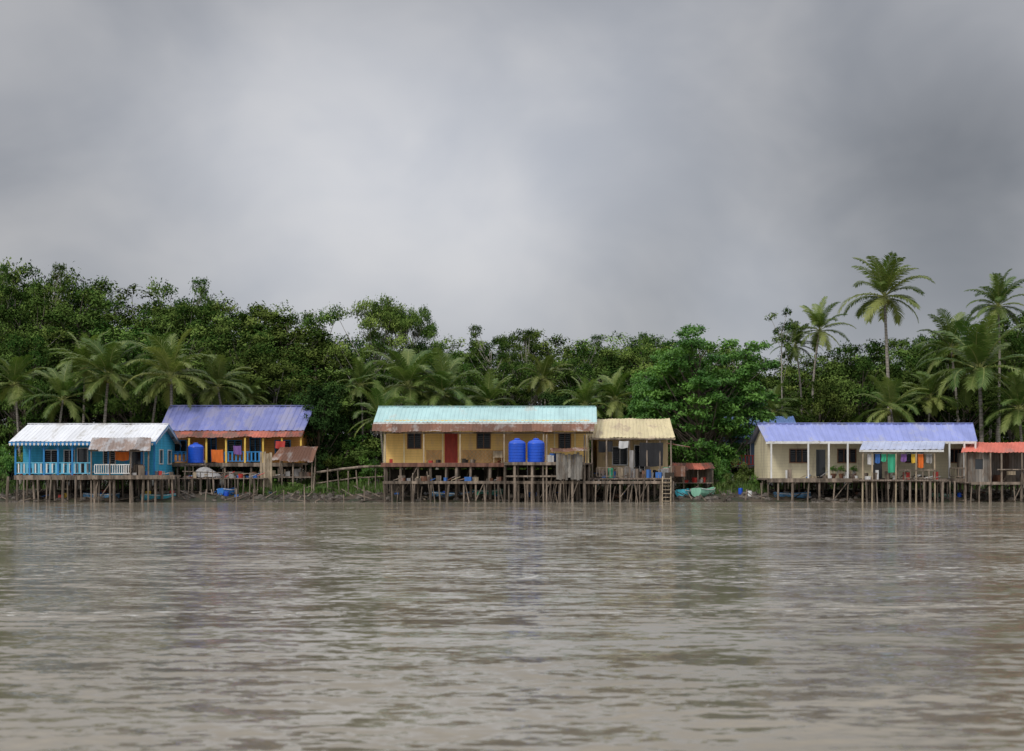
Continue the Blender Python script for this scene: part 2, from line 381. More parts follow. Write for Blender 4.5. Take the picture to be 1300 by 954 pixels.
def walkwayA():
    e=empty('timber_jetty',(X(280,4),4,0)); z=Z(607,3)
    B().box(X(226,2),X(335,2),2,5.6,z-.08,z).obj('boards',e,plank)
    B().box(X(236,6),X(262,6),5.6,7.2,Z(589,6)-.12,Z(589,6)-.01).obj('tank_platform',e,plank)
    st=B(); stilts(st,X(226,2),X(335,2),(2.1,5.4),z-.05,1.0,.07); stilts(st,X(236,6),X(262,6),(5.7,7.1),Z(589,6)-.1,.8,.07)
    for px in range(236,330,9):
        st.cyl((X(px,2),1.9,.1),(X(px,2)+random.uniform(-.15,.15),1.9,z+random.uniform(.1,.9)),.035,.03,5)
    st.cyl((X(232,2),1.85,z+.5),(X(330,2),1.85,z+.3),.04,.03,5); st.obj('poles',e,wood)
    heap('stored_goods',e,X(235,3),X(330,3),2.4,5,z,40,[wood,wood2,greyt,rust,dwood,blc,redc],.5,.35)
    b=B(); nx,ny=14,8; x0,x1=X(244,3),X(278,3)
    for j in range(ny+1):
        for i in range(nx+1):
            u=i/nx;v=j/ny; h=math.sin(math.pi*u)**.6*math.sin(math.pi*v)**.6*(1.0-.6*u)+.11*random.random()
            b.v.append((x0+(x1-x0)*u,2.6+2.2*v,z+.02+h))
    for j in range(ny):
        for i in range(nx): n=j*(nx+1)+i; b.f.append((n,n+1,n+nx+2,n+nx+1))
    b.obj('tarp_cover',e,greyt)
walkwayA()
def walkway2():
    e=empty('log_walkway',(X(440,4),4,0)); b=B(); st=B()
    y=4
    pts=[(402,600),(430,596),(455,593),(487,592)]
    for a,c in zip(pts,pts[1:]):
        for k in range(3): b.cyl((X(a[0],y),y+k*.22,Z(a[1],y)),(X(c[0],y)+.2,y+k*.22,Z(c[1],y)+random.uniform(-.03,.03)),.09,.08,6)
        b.cyl((X(a[0],y),y,Z(a[1]+14,y)),(X(c[0],y)+.2,y,Z(c[1]+13,y)),.05,.05,6)
    for px in range(402,490,13): st.cyl((X(px,y)+random.uniform(-.3,.3),y-.1,-.3),(X(px,y)+random.uniform(-.2,.2),y-.1,Z(593,y)+random.uniform(-.9,.1)),.06,.05,6)
    b.obj('logs',e,wood); st.obj('poles',e,wood)
walkway2()
def houseC():
    e=empty('yellow_stilt_house',(X(615),4,0)); fz=Z(588,1.5)
    xl,xr=X(474,1),X(758,1); ye,yr,yb=1.0,5.6,10; ze,zr=Z(536.5,1),Z(517,5.6)
    b=B(); corr(b,(xl,ye,ze),(xr,ye,ze),(xr+.2,yr,zr),(xl,yr,zr),.32,.03); corr(b,(xl,yb,ze),(xr,yb,ze),(xr+.2,yr,zr),(xl,yr,zr),.32,.03); b.obj('roof',e,teal)
    B().box(xl,xr+.1,yr-.14,yr+.14,zr+.03,zr+.08).obj('ridge_cap',e,teal)
    B().box(xl,xr,ye-.04,ye,ze-.12,ze-.0).obj('fascia',e,white)
    b=B(); corr(b,(X(472,-.6),-.6,Z(548.5,-.6)),(X(754,-.6),-.6,Z(547.5,-.6)),(X(755,.95),.95,ze-.13),(X(473,.95),.95,ze-.13),.25,.025,5,.02,.07); b.obj('rusty_porch_roof',e,rust)
    B().box(X(474,-.5),X(753,-.5),-.5,-.44,Z(549,-.5)-.1,Z(549,-.5)+.0).obj('porch_roof_beam',e,dwood)
    w=B(); fy=1.5; wl,wr=X(488,fy),X(748,fy)
    zz=lambda p:Z(p,fy)
    ops=[(X(518,fy),X(534,fy),zz(569),zz(549)),(X(564.5,fy),X(581,fy),fz,zz(549)),(X(606,fy),X(622,fy),zz(569),zz(549)),(X(710,fy),X(724,fy),zz(570),zz(551))]
    wall(w,wl,wr,fy,fz,ze+.2,ops); w.box(wl,wr,9.4,9.5,fz,ze)
    for xx in(wl,wr-.12):
        sidewall(w,xx,fy+.12,9.4,fz,ze-.05,[]); gable(w,xx,.12,1.4,yr,9.6,ze+.0,zr-.12)
    w.obj('walls',e,yellow)
    fr=B();gl=B()
    for i in(0,2,3): o=ops[i]; window(fr,gl,o[0],o[1],fy,o[2],o[3],1)
    fr.obj('window_frames',e,M('brown_frame',(.22,.12,.07),.7)); gl.obj('windows',e,glass)
    o=ops[1]; dd=B().box(o[0]+.08,o[1]-.08,fy+.04,fy+.09,fz,o[3]-.08)
    for i in range(2):
        for j in range(3):
            xa=o[0]+.15+i*.37; za=fz+.15+j*.65; dd.box(xa,xa+.3,fy+.015,fy+.04,za,za+.5)
    dd.obj('door',e,reddoor)
    f=B().box(o[0],o[0]+.08,fy-.04,fy+.1,fz,o[3]).box(o[1]-.08,o[1],fy-.04,fy+.1,fz,o[3]).box(o[0]+.08,o[1]-.08,fy-.04,fy+.1,o[3]-.08,o[3]); f.obj('door_frame',e,redp)
    t=B()
    for px in(488,513,538,562,584,640,680,704,730,747):
        x=X(px,fy); t.box(x-.05,x+.05,fy-.05,fy-.003,fz,ze-.2)
    t.obj('wall_battens',e,M('cream_paint',(.84,.70,.40),.7))
    pn=B()
    for a,c in((540,562),(586,640)):
        xa,xc=X(a,fy)+.06,X(c,fy)-.06; zt=zz(571.5)
        pn.box(xa,xc,fy-.035,fy-.004,fz+.05,zt)
    pn.obj('woven_panels',e,ochre)
    lt=B()
    for a,c in((540,562),(586,640)):
        xa,xc=X(a,fy)+.06,X(c,fy)-.06; zt=zz(571.5)-.03; zb=fz+.08; x=xa; h=zt-zb
        while x+h<xc:
            lt.cyl((x,fy-.05,zb),(x+h,fy-.05,zt),.02,.02,4); lt.cyl((x+h,fy-.056,zb),(x,fy-.056,zt),.02,.02,4); x+=h/3
    lt.obj('lattice',e,tan)
    B().box(wl-.1,wr+.2,-.5,9.5,fz-.12,fz).obj('deck',e,plank)
    B().box(wl-.1,X(640),-.62,-.5,fz-.3,fz-.0).obj('floor_beam',e,M('red_brown_beam',(.17,.085,.06),.8,.5))
    bb=B()
    for yy in(1.2,4,7): bb.box(wl,wr,yy,yy+.15,fz-.35,fz-.121)
    for i in range(24): x=wl+(wr-wl)*i/23; bb.box(x-.05,x+.05,-.45,9.3,fz-.26,fz-.122)
    bb.obj('joists',e,dwood)
    p=B()
    for px in(489,538,584,640,690,745): x=X(px,-.4); p.box(x-.05,x+.05,-.45,-.35,fz,Z(549,-.4))
    p.obj('porch_posts',e,wood2)
    wz=Z(611,-1)
    B().box(X(487,-1),X(852,-1),-1.5,-.3,wz-.07,wz).obj('lower_walkway',e,plank)
    B().box(X(487,-1),X(852,-1),-1.58,-1.5,wz-.2,wz+.0).obj('walkway_beam',e,wood)
    st=B(); stilts(st,X(489),X(748),(-.4,2,5,8.5),fz-.1,1.25,.1,.06,.1); stilts(st,X(489),X(852),(-1.45,),wz,.95,.07,.12,.2)
    for i in range(34):
        x=random.uniform(X(489),X(850)); st.cyl((x,-1.5-random.uniform(0,.5),-1),(x+random.uniform(-.5,.5),-1.5,random.uniform(1.0,2.4)),.045,.035,5)
    st.obj('stilts',e,wood)
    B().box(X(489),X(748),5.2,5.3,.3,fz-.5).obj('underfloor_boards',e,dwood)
    pz=Z(587,-1.6); pl=B().box(X(640,-2),X(742,-2),-2.4,-.62,pz-.1,pz); pl.obj('tank_platform',e,plank)
    pb=B().box(X(640,-2),X(742,-2),-2.5,-2.4,pz-.22,pz); stilts(pb,X(641,-2),X(741,-2),(-2.3,),pz-.1,1.0,.08,.04,.3)
    for px in(694,742): pb.cyl((X(px,-2.3),-2.3,-1),(X(px,-2.3),-2.3,Z(552,-2.3)),.07,.06)
    pb.box(X(641,-2),X(706,-2),-2.42,-2.38,wz+.3,wz+.42); pb.obj('platform_frame',e,wood)
    s=B(); x=X(706,-2.6)
    while x<X(738,-2.6): s.box(x,x+.2,-2.62,-2.58,Z(608,-2.6)+random.uniform(-.12,.12),Z(575,-2.6)+random.uniform(-.2,.15)); x+=.215
    s.obj('plank_screen',e,M('grey_boards',(.24,.225,.20),.9,.35,2,c2=(.13,.11,.09),amt=.45,panel=('X',.215,.25)))
    b=B(); corr(b,(X(700,-2.9),-2.9,Z(574,-2.9)),(X(742,-2.9),-2.9,Z(573,-2.9)),(X(746,-.7),-.7,Z(569,-.7)),(X(698,-.7),-.7,Z(569,-.7)),.25,.02,4,.03,.12); b.obj('tin_awning',e,rust)
    heap('walkway_goods',e,X(500,-1),X(640,-1),-1.4,-.5,wz,24,[wood,greyt,dwood,blc,wood2,rust],.5,.3)
    heap('platform_goods',e,X(694,-1),X(742,-1),-2.0,-.8,pz,12,[white,wood,blc,wood2],.7,.3)
    heap('porch_goods',e,X(495,1),X(640,1),.4,1.2,fz,8,[wood,redc,dwood],.35,.22)
    bn=B().box(X(626,1),X(638,1),.5,.9,fz+.4,fz+.45).box(X(626,1),X(638,1),.9,.94,fz+.45,fz+.9)
    for px in(627,637): bn.box(X(px,1)-.03,X(px,1)+.03,.52,.58,fz,fz+.4).box(X(px,1)-.03,X(px,1)+.03,.84,.9,fz,fz+.4)
    bn.obj('porch_bench',e,wood2)
houseC()
water_tank(X(656.5,-1.5),-1.5,Z(587,-1.6),.64,1.72); water_tank(X(680.5,-1.5),-1.5,Z(587,-1.6),.64,1.72)
def houseD():
    e=empty('tan_roof_house',(X(805,3),4,0)); fz=Z(607,0)
    xl,xr=X(747,1),X(857,1); ye,yr,yb=.8,6,10.5; ze,zr=Z(556,1),Z(532,6)
    b=B(); corr(b,(xl,ye,ze),(xr,ye,ze-.03),(xr+.1,yr,zr),(xl+.6,yr,zr),.28,.03,6,.025); corr(b,(xl,yb,ze),(xr,yb,ze),(xr+.1,yr,zr),(xl+.6,yr,zr),.28,.03); b.obj('roof',e,tanroof)
    B().box(xl,xr,ye-.03,ye+.02,ze-.16,ze-.03).obj('fascia',e,wood2)
    fy=3; w=B()
    ops=[(X(778,fy),X(796,fy),Z(590,fy),Z(568,fy)),(X(806,fy),X(818,fy),fz,Z(566,fy))]
    wall(w,X(758,fy),X(848,fy),fy,fz,ze+.3,ops); w.box(X(758,fy),X(848,fy),10,10.1,fz,ze)
    for xx in(X(758,fy),X(848,fy)-.12): w.box(xx,xx+.12,fy+.12,10,fz,ze-.05); gable(w,xx,.12,1.3,yr,10.2,ze-.04,zr-.12)
    w.obj('walls',e,tan)
    fr=B();gl=B()
    for o in ops: window(fr,gl,o[0],o[1],fy,o[2],o[3],1)
    fr.obj('window_frames',e,white); gl.obj('windows',e,glass)
    B().box(X(745,0),X(852,0),-.3,10,fz-.12,fz-.002).obj('deck',e,plank)
    p=B()
    for px in(752,770,799,822,838,853): x=X(px,0); p.cyl((x,-.1,-1),(x+random.uniform(-.08,.08),.9,ze-.05),.07,.06)
    p.cyl((X(752),.8,ze-.1),(X(856),.8,ze-.12),.06); p.obj('porch_poles',e,wood)
    cloth('black_tarp_screen',e,X(812,.7),X(842,.7),Z(562,.7),Z(592,.7),.7,black)
    cloth('black_tarp_side',e,X(760,.9),X(778,.9),Z(560,.9),Z(574,.9),.9,black)
    cloth('pale_sheet',e,X(786,.5),X(798,.5),Z(560,.5),Z(569,.5),.5,whc)
    b=B(); b.box(X(799,0),X(804,0),-.1,-.04,Z(595,0),Z(572,0)); b.obj('notice_board',e,greyt)
    r=B(); rail(r,X(757),X(800),-.2,fz,.8,.25,.06); r.obj('railing',e,wood)
    st=B(); stilts(st,X(752),X(852),(-.2,2.5,6,9.5),fz-.1,1.0,.08); st.obj('stilts',e,wood)
    heap('stored_goods',e,X(756),X(850),0.1,2.4,fz,60,[wood,wood2,greyt,dwood,dwood,blc,rust,grnc,greytin],.9,.38)
    l=B()
    for dx in(0,.62): l.cyl((X(836)+dx,-2.9,-.3),(X(836)+dx+.15,-1.6,fz+.1),.045,.04,5)
    for i in range(8):
        t=i/8+.06; l.box(X(836)+.15*t,X(836)+.62+.15*t,-2.9+1.3*t-.09,-2.9+1.3*t+.09,-.3+(fz+.4)*t-.02,-.3+(fz+.4)*t+.02)
    l.obj('ladder',e,wood2)
    cl=B(); cl.box(X(849,1),X(870,1),1,1.05,fz+.1,fz+.9); cl.cyl((X(848),1,Z(563,1)),(X(876,1),1,Z(568,1)),.05,.04,5); cl.obj('side_rack',e,rust)
houseD()
def shedR():
    e=empty('red_roof_shed',(X(880,6),6,0)); b=B()
    corr(b,(X(848,5),5,Z(597,5)),(X(909,5),5,Z(596,5)),(X(903,7.5),7.5,Z(588,7.5)),(X(852,7.5),7.5,Z(588,7.5)),.25,.025,4,.02,.1); b.obj('roof',e,rustred)
    p=B()
    for px in(852,868,886,905):
        p.cyl((X(px,5.2),5.2,-.3),(X(px,5.2),5.2,Z(597,5.2)),.06,.05); p.cyl((X(px,7.3),7.3,0),(X(px,7.3),7.3,Z(589,7.3)),.06,.05)
    p.box(X(850,5),X(906,5),5.1,7.4,Z(614,5),Z(613,5)); p.obj('posts_and_floor',e,wood)
    B().box(X(852,7),X(905,7),7.1,7.15,Z(613,7),Z(592,7)).obj('back_boards',e,plankwall)
    heap('stored_goods',e,X(855,6),X(903,6),5.4,7,Z(613,5),14,[wood,redc,blc,greyt,wood2],.5,.3)
shedR()
def houseE():
    e=empty('cream_stilt_house',(X(1100),4,0)); fz=Z(607.5,0)
    xl,xr=X(973,0),X(1241,0); ye,yr,yb=.3,4.6,9; ze,zr=Z(561,.3),Z(538.5,4.6)
    b=B(); corr(b,(xl,ye,ze),(xr+.1,ye,ze),(xr+1.0,yr,zr),(xl-.0,yr,zr),.45,.04); corr(b,(xl,yb,ze),(xr,yb,ze),(xr+1,yr,zr),(xl,yr,zr),.45,.04); b.obj('roof',e,lilac)
    B().box(xl,xr+.95,yr-.15,yr+.15,zr+.03,zr+.09).obj('ridge_cap',e,lilac)
    B().box(xl,xr,ye-.04,ye,ze-.16,ze-.02).obj('fascia',e,white)
    w=B(); fy=2
    zt=Z(571,fy); zb=Z(587,fy)
    ops=[(X(1003,fy),X(1026,fy),zb,zt),(X(1036,fy),X(1048,fy),fz,zt),(X(1064,fy),X(1086,fy),zb,zt),(X(1108,fy),X(1120,fy),fz,zt),(X(1150,fy),X(1172,fy),zb,zt),(X(1206,fy),X(1222,fy),zb,zt)]
    wall(w,xl+.4,xr-.4,fy,fz,ze+.4,ops); w.box(xl+.4,xr-.4,8.5,8.6,fz,ze)
    for xx in(xl+.4,xr-.52): w.box(xx,xx+.12,fy+.12,8.5,fz,ze); gable(w,xx,.12,.7,yr,8.7,ze+.01,zr-.12)
    w.obj('walls',e,cream)
    fr=B();gl=B()
    for i,o in enumerate(ops):
        if i in(1,3): gl.box(o[0],o[1],fy+.06,fy+.09,o[2],o[3])
        else: window(fr,gl,o[0],o[1],fy,o[2],o[3],2)
    fr.obj('window_frames',e,M('brown_frame',(.22,.12,.07),.7)); gl.obj('windows',e,glass)
    B().box(xl,xr,-.2,8.6,fz-.12,fz).obj('deck',e,plank); B().box(xl,xr,-.3,-.2,fz-.3,fz-.01).obj('deck_beam',e,wood)
    p=B()
    for px in(979,1026,1052,1076): p.box(X(px)-.06,X(px)+.06,-.1,.02,fz,ze-.1)
    for px in(1205,1224,1238): p.box(X(px)-.06,X(px)+.06,-.1,.02,fz,ze-.1)
    p.box(xl+.1,xr-.1,-.1,.02,ze-.1,ze+.02); p.obj('porch_posts',e,white)
    b=B(); corr(b,(X(1091,-2.6),-2.6,Z(571.5,-2.6)),(X(1198,-2.6),-2.6,Z(571,-2.6)),(X(1200,.1),.1,Z(560.5,.1)),(X(1096,.1),.1,Z(560.5,.1)),.45,.035,4,.01); b.obj('porch_roof',e,M('pale_lilac_roof',(.42,.46,.60),.5,.12,.7,panel=('X',.9,.1),c2=(.37,.37,.42),amt=.3))
    B().box(X(1091,-2.6),X(1198,-2.6),-2.66,-2.61,Z(574,-2.6),Z(571.5,-2.6)).obj('porch_fascia',e,white)
    p=B()
    for px in(1095,1107,1137,1163,1187): p.cyl((X(px,-2.5),-2.5,-1.2),(X(px,-2.5)+random.uniform(-.06,.06),-2.5,Z(573,-2.5)),.07,.06)
    p.obj('porch_poles',e,wood2)
    B().box(X(1088,-2),X(1202,-2),-2.7,-.3,fz-.2,fz-.08).obj('front_deck',e,plank)
    r=B(); rail(r,X(1140,-2.5),X(1187,-2.5),-2.55,fz-.1,.75,.4,.06); rail(r,X(1205),X(1238),-.15,fz,.8,.3,.06); r.obj('railing',e,wood)
    st=B(); stilts(st,xl+.1,xr-.1,(-.15,2.5,5.5,8.3),fz-.1,1.1,.085); stilts(st,X(1090),X(1200),(-2.6,-1.3),fz-.2,.9,.075); st.obj('stilts',e,wood)
    heap('porch_goods',e,X(1000),X(1090),0.3,1.7,fz,22,[wood,greyt,blc,dwood,wood2,white],.7,.3)
    heap('front_deck_goods',e,X(1095,-2),X(1195,-2),-2.3,-.6,fz-.08,30,[wood,greyt,white,blc,dwood,redc],.7,.3)
houseE()
def laundry():
    e=empty('laundry_line',(X(1140,-2.3),-2.3,2)); y=-2.3
    B().cyl((X(1095,y),y,Z(576,y)),(X(1187,y),y,Z(576.5,y)),.012,.012,4).obj('line',e,white)
    for a,c,t,m in((1101,1109,590,whc),(1111,1117,588,blc),(1127,1137,600,grnc),(1119,1125,586,grnc),(1144,1151,586,purc),(1157,1163,588,yelc),(1165,1172,594,orgc),(1176,1183,588,greyt)):
        cloth('garment',e,X(a,y),X(c,y),Z(576.5,y),Z(t,y),y,m)
laundry()
def houseF():
    e=empty('red_roof_house',(X(1280),2,0)); fz=Z(612,-1)
    b=B(); corr(b,(X(1220,-1.5),-1.5,Z(574.5,-1.5)),(X(1350,-1.5),-1.5,Z(575,-1.5)),(X(1352,2),2,Z(562,2)),(X(1224,2),2,Z(562,2)),.3,.03,4,.02); b.obj('roof',e,redroof)
    w=B(); fy=-1.0
    ops=[(X(1238,fy),X(1248,fy),Z(596,fy),Z(583,fy))]
    wall(w,X(1229,fy),X(1258,fy),fy,fz,Z(575,fy),ops,.05); w.box(X(1258,fy)+.5,X(1350,fy),1.8,1.85,fz,Z(566,2)); w.box(X(1229,fy),X(1229,fy)+.05,fy+.05,2,fz,Z(575,fy))
    w.obj('plank_walls',e,plankwall)
    B().box(X(1238,fy)-.1,X(1248,fy)+.1,fy+.06,fy+.07,Z(597,fy),Z(582,fy)).obj('dark_window',e,glass)
    B().box(X(1224,-1.5),X(1350,-1.5),-1.7,2,fz-.1,fz-.003).obj('deck',e,plank)
    p=B()
    for px in(1226,1258,1272,1298,1325,1348): p.cyl((X(px,-1.5),-1.5,-1.2),(X(px,-1.5),-1.4,Z(575,-1.5)),.08,.07)
    stilts(p,X(1226),X(1350),(-1.6,1.5),fz-.1,.8,.075,.1,.3); p.box(X(1224),X(1350),-1.78,-1.7,fz-.2,fz-.0)
    p.cyl((X(1258),-1.6,fz+.9),(X(1350),-1.6,fz+.9),.05); p.obj('poles',e,wood)
    heap('stored_goods',e,X(1262),X(1345),-1.2,1.5,fz,24,[wood,wood2,greyt,blc,dwood,rust],.8,.35)
houseF()
def houseG():
    e=empty('blue_roof_house',(X(970,16),17,.6)); fz=Z(592,15)
    b=B(); xl,xr=X(926,14),X(1018,14); ze=Z(556,14);zr=Z(529,18)
    corr(b,(xl,14,ze),(xr,14,ze),(xr,18,zr),(xl,18,zr),.4,.035); corr(b,(xl,22,ze),(xr,22,ze),(xr,18,zr),(xl,18,zr),.4,.035); b.obj('roof',e,blueroof)
    w=B(); ops=[(X(940,15),X(952,15),fz+.9,fz+1.9),(X(962,15),X(972,15),fz,fz+2)]
    wall(w,xl+.3,xr-.3,15,fz,ze+.3,ops); w.box(xl+.3,xr-.3,21.5,21.6,fz,ze)
    for xx in(xl+.3,xr-.42): w.box(xx,xx+.12,15.12,21.5,fz,ze); gable(w,xx,.12,14.3,18,21.7,ze,zr-.1)
    w.obj('walls',e,M('blue_grey_wall',(.15,.22,.3),.8,.2))
    fr=B();gl=B()
    for o in ops: window(fr,gl,o[0],o[1],15,o[2],o[3],1)
    fr.obj('window_frames',e,white); gl.obj('windows',e,glass)
    B().box(xl,xr,13,21.6,fz-.15,fz).obj('deck',e,plank)
    r=B(); rail(r,xl,xr,13.1,fz,.9,.3,.1); r.obj('railing',e,redp)
    st=B(); stilts(st,xl,xr,(13.2,17,21),fz-.1,1.5,.09)
    for px in(930,950,972): st.cyl((X(px,13.2),13.2,fz),(X(px,13.2),14.2,ze),.07)
    st.obj('stilts',e,wood)
houseG()
boat(X(870,1.2),1.6,.2,2.4,.95,.55,boatm,1.2); boat(X(896,1.5),1.8,.25,2.6,1.1,.6,boatg,.9); boat(X(292,3),2.2,.35,1.7,.8,.5,M('blue_boat_paint',(.05,.2,.55),.45,.15,2),1.0)
boat(X(200),.4,.0,2.6,.8,.45,boatm,.5,'rowing_boat'); boat(X(1209,-.5),1.0,.05,2.6,.8,.45,boatg,.6,'rowing_boat'); boat(X(575),1.4,.15,3.6,.9,.45,M('worn_blue_boat',(.10,.24,.40),.6,.3,2),.2,'rowing_boat')
boat(X(125),1.0,.1,2.8,.8,.4,M('worn_blue_boat',(.10,.24,.40)),-.2,'rowing_boat'); boat(X(618),2.2,.3,2.4,.9,.45,M('worn_green_boat',(.08,.28,.2),.6,.3,2),-.3,'rowing_boat'); boat(X(1010),1.4,.15,2.8,.8,.42,M('worn_blue_boat',(.10,.24,.40)),.15,'rowing_boat')
def drum(x,y,z,mat,r=.3,h=.85,name='plastic_drum'):
    B().lathe((x,y,z),[(0,0),(r*.9,0),(r,.06),(r,h*.3),(r*1.05,h*.33),(r,h*.36),(r,h*.66),(r*1.05,h*.69),(r,h*.72),(r,h*.93),(r*.9,h),(0,h)],16).obj(name,None,mat)
for px,y,m in((76,1,redc),(84,1.5,yelc),(127,1.2,blc),(132,1.6,redc),(188,.6,yelc),(218,1,redc),(287,1.5,tank_m),(565,1,tank_m),(606,1,grnc),(940,2,tank_m),(952,1,white),(1218,.8,tank_m)):
    x=X(px,y); drum(x,y,float(ground_z_np(x,y))-.03,m,random.uniform(.15,.22),random.uniform(.3,.5))
# ------------------------------------------------------------------ FOLIAGE
def fol(name,c1,c2,trans=.25,rough=.55,vary=(.7,.6)):
    m=bpy.data.materials.new(name); m.use_nodes=True; nt=m.node_tree; bs=nt.nodes['Principled BSDF']
    at=N(nt,'ShaderNodeAttribute'); at.attribute_name='tint'; oi=N(nt,'ShaderNodeObjectInfo')
    col=mixc(nt,math_(nt,'POWER',at.outputs['Fac'],1.4),c1,c2)
    hs=N(nt,'ShaderNodeHueSaturation'); nt.links.new(col,hs.inputs['Color'])
    nt.links.new(math_(nt,'MULTIPLY_ADD',oi.outputs['Random'],.035,.485),hs.inputs['Hue'])
    nt.links.new(math_(nt,'MULTIPLY_ADD',math_(nt,'FRACT',math_(nt,'MULTIPLY',oi.outputs['Random'],7.3)),vary[1],vary[0]),hs.inputs['Value'])
    if trans>0:
        bs.inputs['Roughness'].default_value=rough; bs.inputs['Specular IOR Level'].default_value=.3; nt.links.new(hs.outputs[0],bs.inputs['Base Color'])
        tr=N(nt,'ShaderNodeBsdfTranslucent'); nt.links.new(mixc(nt,1.0,hs.outputs[0],(1.1,1.25,.6),'MULTIPLY'),tr.inputs[0])
        mx=N(nt,'ShaderNodeMixShader'); mx.inputs[0].default_value=trans
        nt.links.new(bs.outputs[0],mx.inputs[1]); nt.links.new(tr.outputs[0],mx.inputs[2]); nt.links.new(mx.outputs[0],nt.nodes['Material Output'].inputs[0])
    else:
        df=N(nt,'ShaderNodeBsdfDiffuse'); nt.links.new(hs.outputs[0],df.inputs[0]); nt.links.new(df.outputs[0],nt.nodes['Material Output'].inputs[0]); nt.nodes.remove(bs)
    return m
F_dark=fol('foliage_forest',(.024,.056,.011),(.17,.235,.055),0)
F_bright=fol('foliage_bright',(.04,.12,.018),(.15,.30,.05),.2,vary=(1.0,.1))
F_mango=fol('foliage_mango',(.020,.042,.013),(.055,.10,.026),0,vary=(.9,.2))
F_palm=fol('foliage_palm',(.075,.13,.025),(.26,.29,.085),.25,.4,vary=(.8,.4))
F_grass=fol('foliage_grass',(.06,.12,.02),(.18,.25,.06),.2)
def unit(a): return a/np.maximum(np.linalg.norm(a,axis=-1,keepdims=True),1e-9)
class Q:
    def __init__(s): s.V=[];s.F=[];s.m=[];s.t=[];s.n=0
    def add(s,V,F,mi,t):
        s.V.append(V);s.F.append(F+s.n);s.n+=len(V);s.m.append(np.full(len(F),mi,np.int32));s.t.append(np.broadcast_to(np.asarray(t,np.float32),(len(F),)))
    def tube(s,P,R,k=6,mi=0):
        P=np.asarray(P,float);R=np.asarray(R,float);T=unit(np.gradient(P,axis=0))
        ref=np.array([1.,.1,0]) if abs(T[0][0])<.8 else np.array([0,1.,0]); A=unit(np.cross(T,ref));Bn=np.cross(T,A)
        th=np.linspace(0,2*np.pi,k,endpoint=False)
        V=(P[:,None]+R[:,None,None]*(A[:,None]*np.cos(th)[None,:,None]+Bn[:,None]*np.sin(th)[None,:,None])).reshape(-1,3)
        i=np.arange(len(P)-1)[:,None]*k; j=np.arange(k)[None]; j2=(j+1)%k
        F=np.stack([i+j,i+j2,i+k+j2,i+k+j],-1).reshape(-1,4); s.add(V,F,mi,.5)
    def leaves(s,P,Nn,L,W,t,rng,mi=1,droop=.3):
        n=len(P); T=unit(np.cross(Nn,unit(rng.normal(size=(n,3))))); T[:,2]-=droop; T=unit(T); Bn=unit(np.cross(Nn,T))
        L=L*rng.uniform(.7,1.3,(n,1)); W=W*rng.uniform(.7,1.3,(n,1))
        V=np.stack([P-T*L/2,P+Bn*W/2+T*L*.05,P+T*L/2,P-Bn*W/2+T*L*.05],1).reshape(-1,3)
        s.add(V,np.arange(n*4).reshape(-1,4),mi,t)
    def mesh(s,name,mats):
        V=np.concatenate(s.V).astype(np.float32);F=np.concatenate(s.F).astype(np.int32)
        me=bpy.data.meshes.new(name); me.vertices.add(len(V)); me.vertices.foreach_set('co',V.ravel())
        me.loops.add(F.size); me.loops.foreach_set('vertex_index',F.ravel()); me.polygons.add(len(F))
        me.polygons.foreach_set('loop_start',np.arange(0,F.size,4,dtype=np.int32))
        for m in mats: me.materials.append(m)
        me.polygons.foreach_set('material_index',np.concatenate(s.m))
        a=me.attributes.new('tint','FLOAT','FACE'); a.data.foreach_set('value',np.concatenate(s.t).astype(np.float32))
        me.update(calc_edges=True); return me
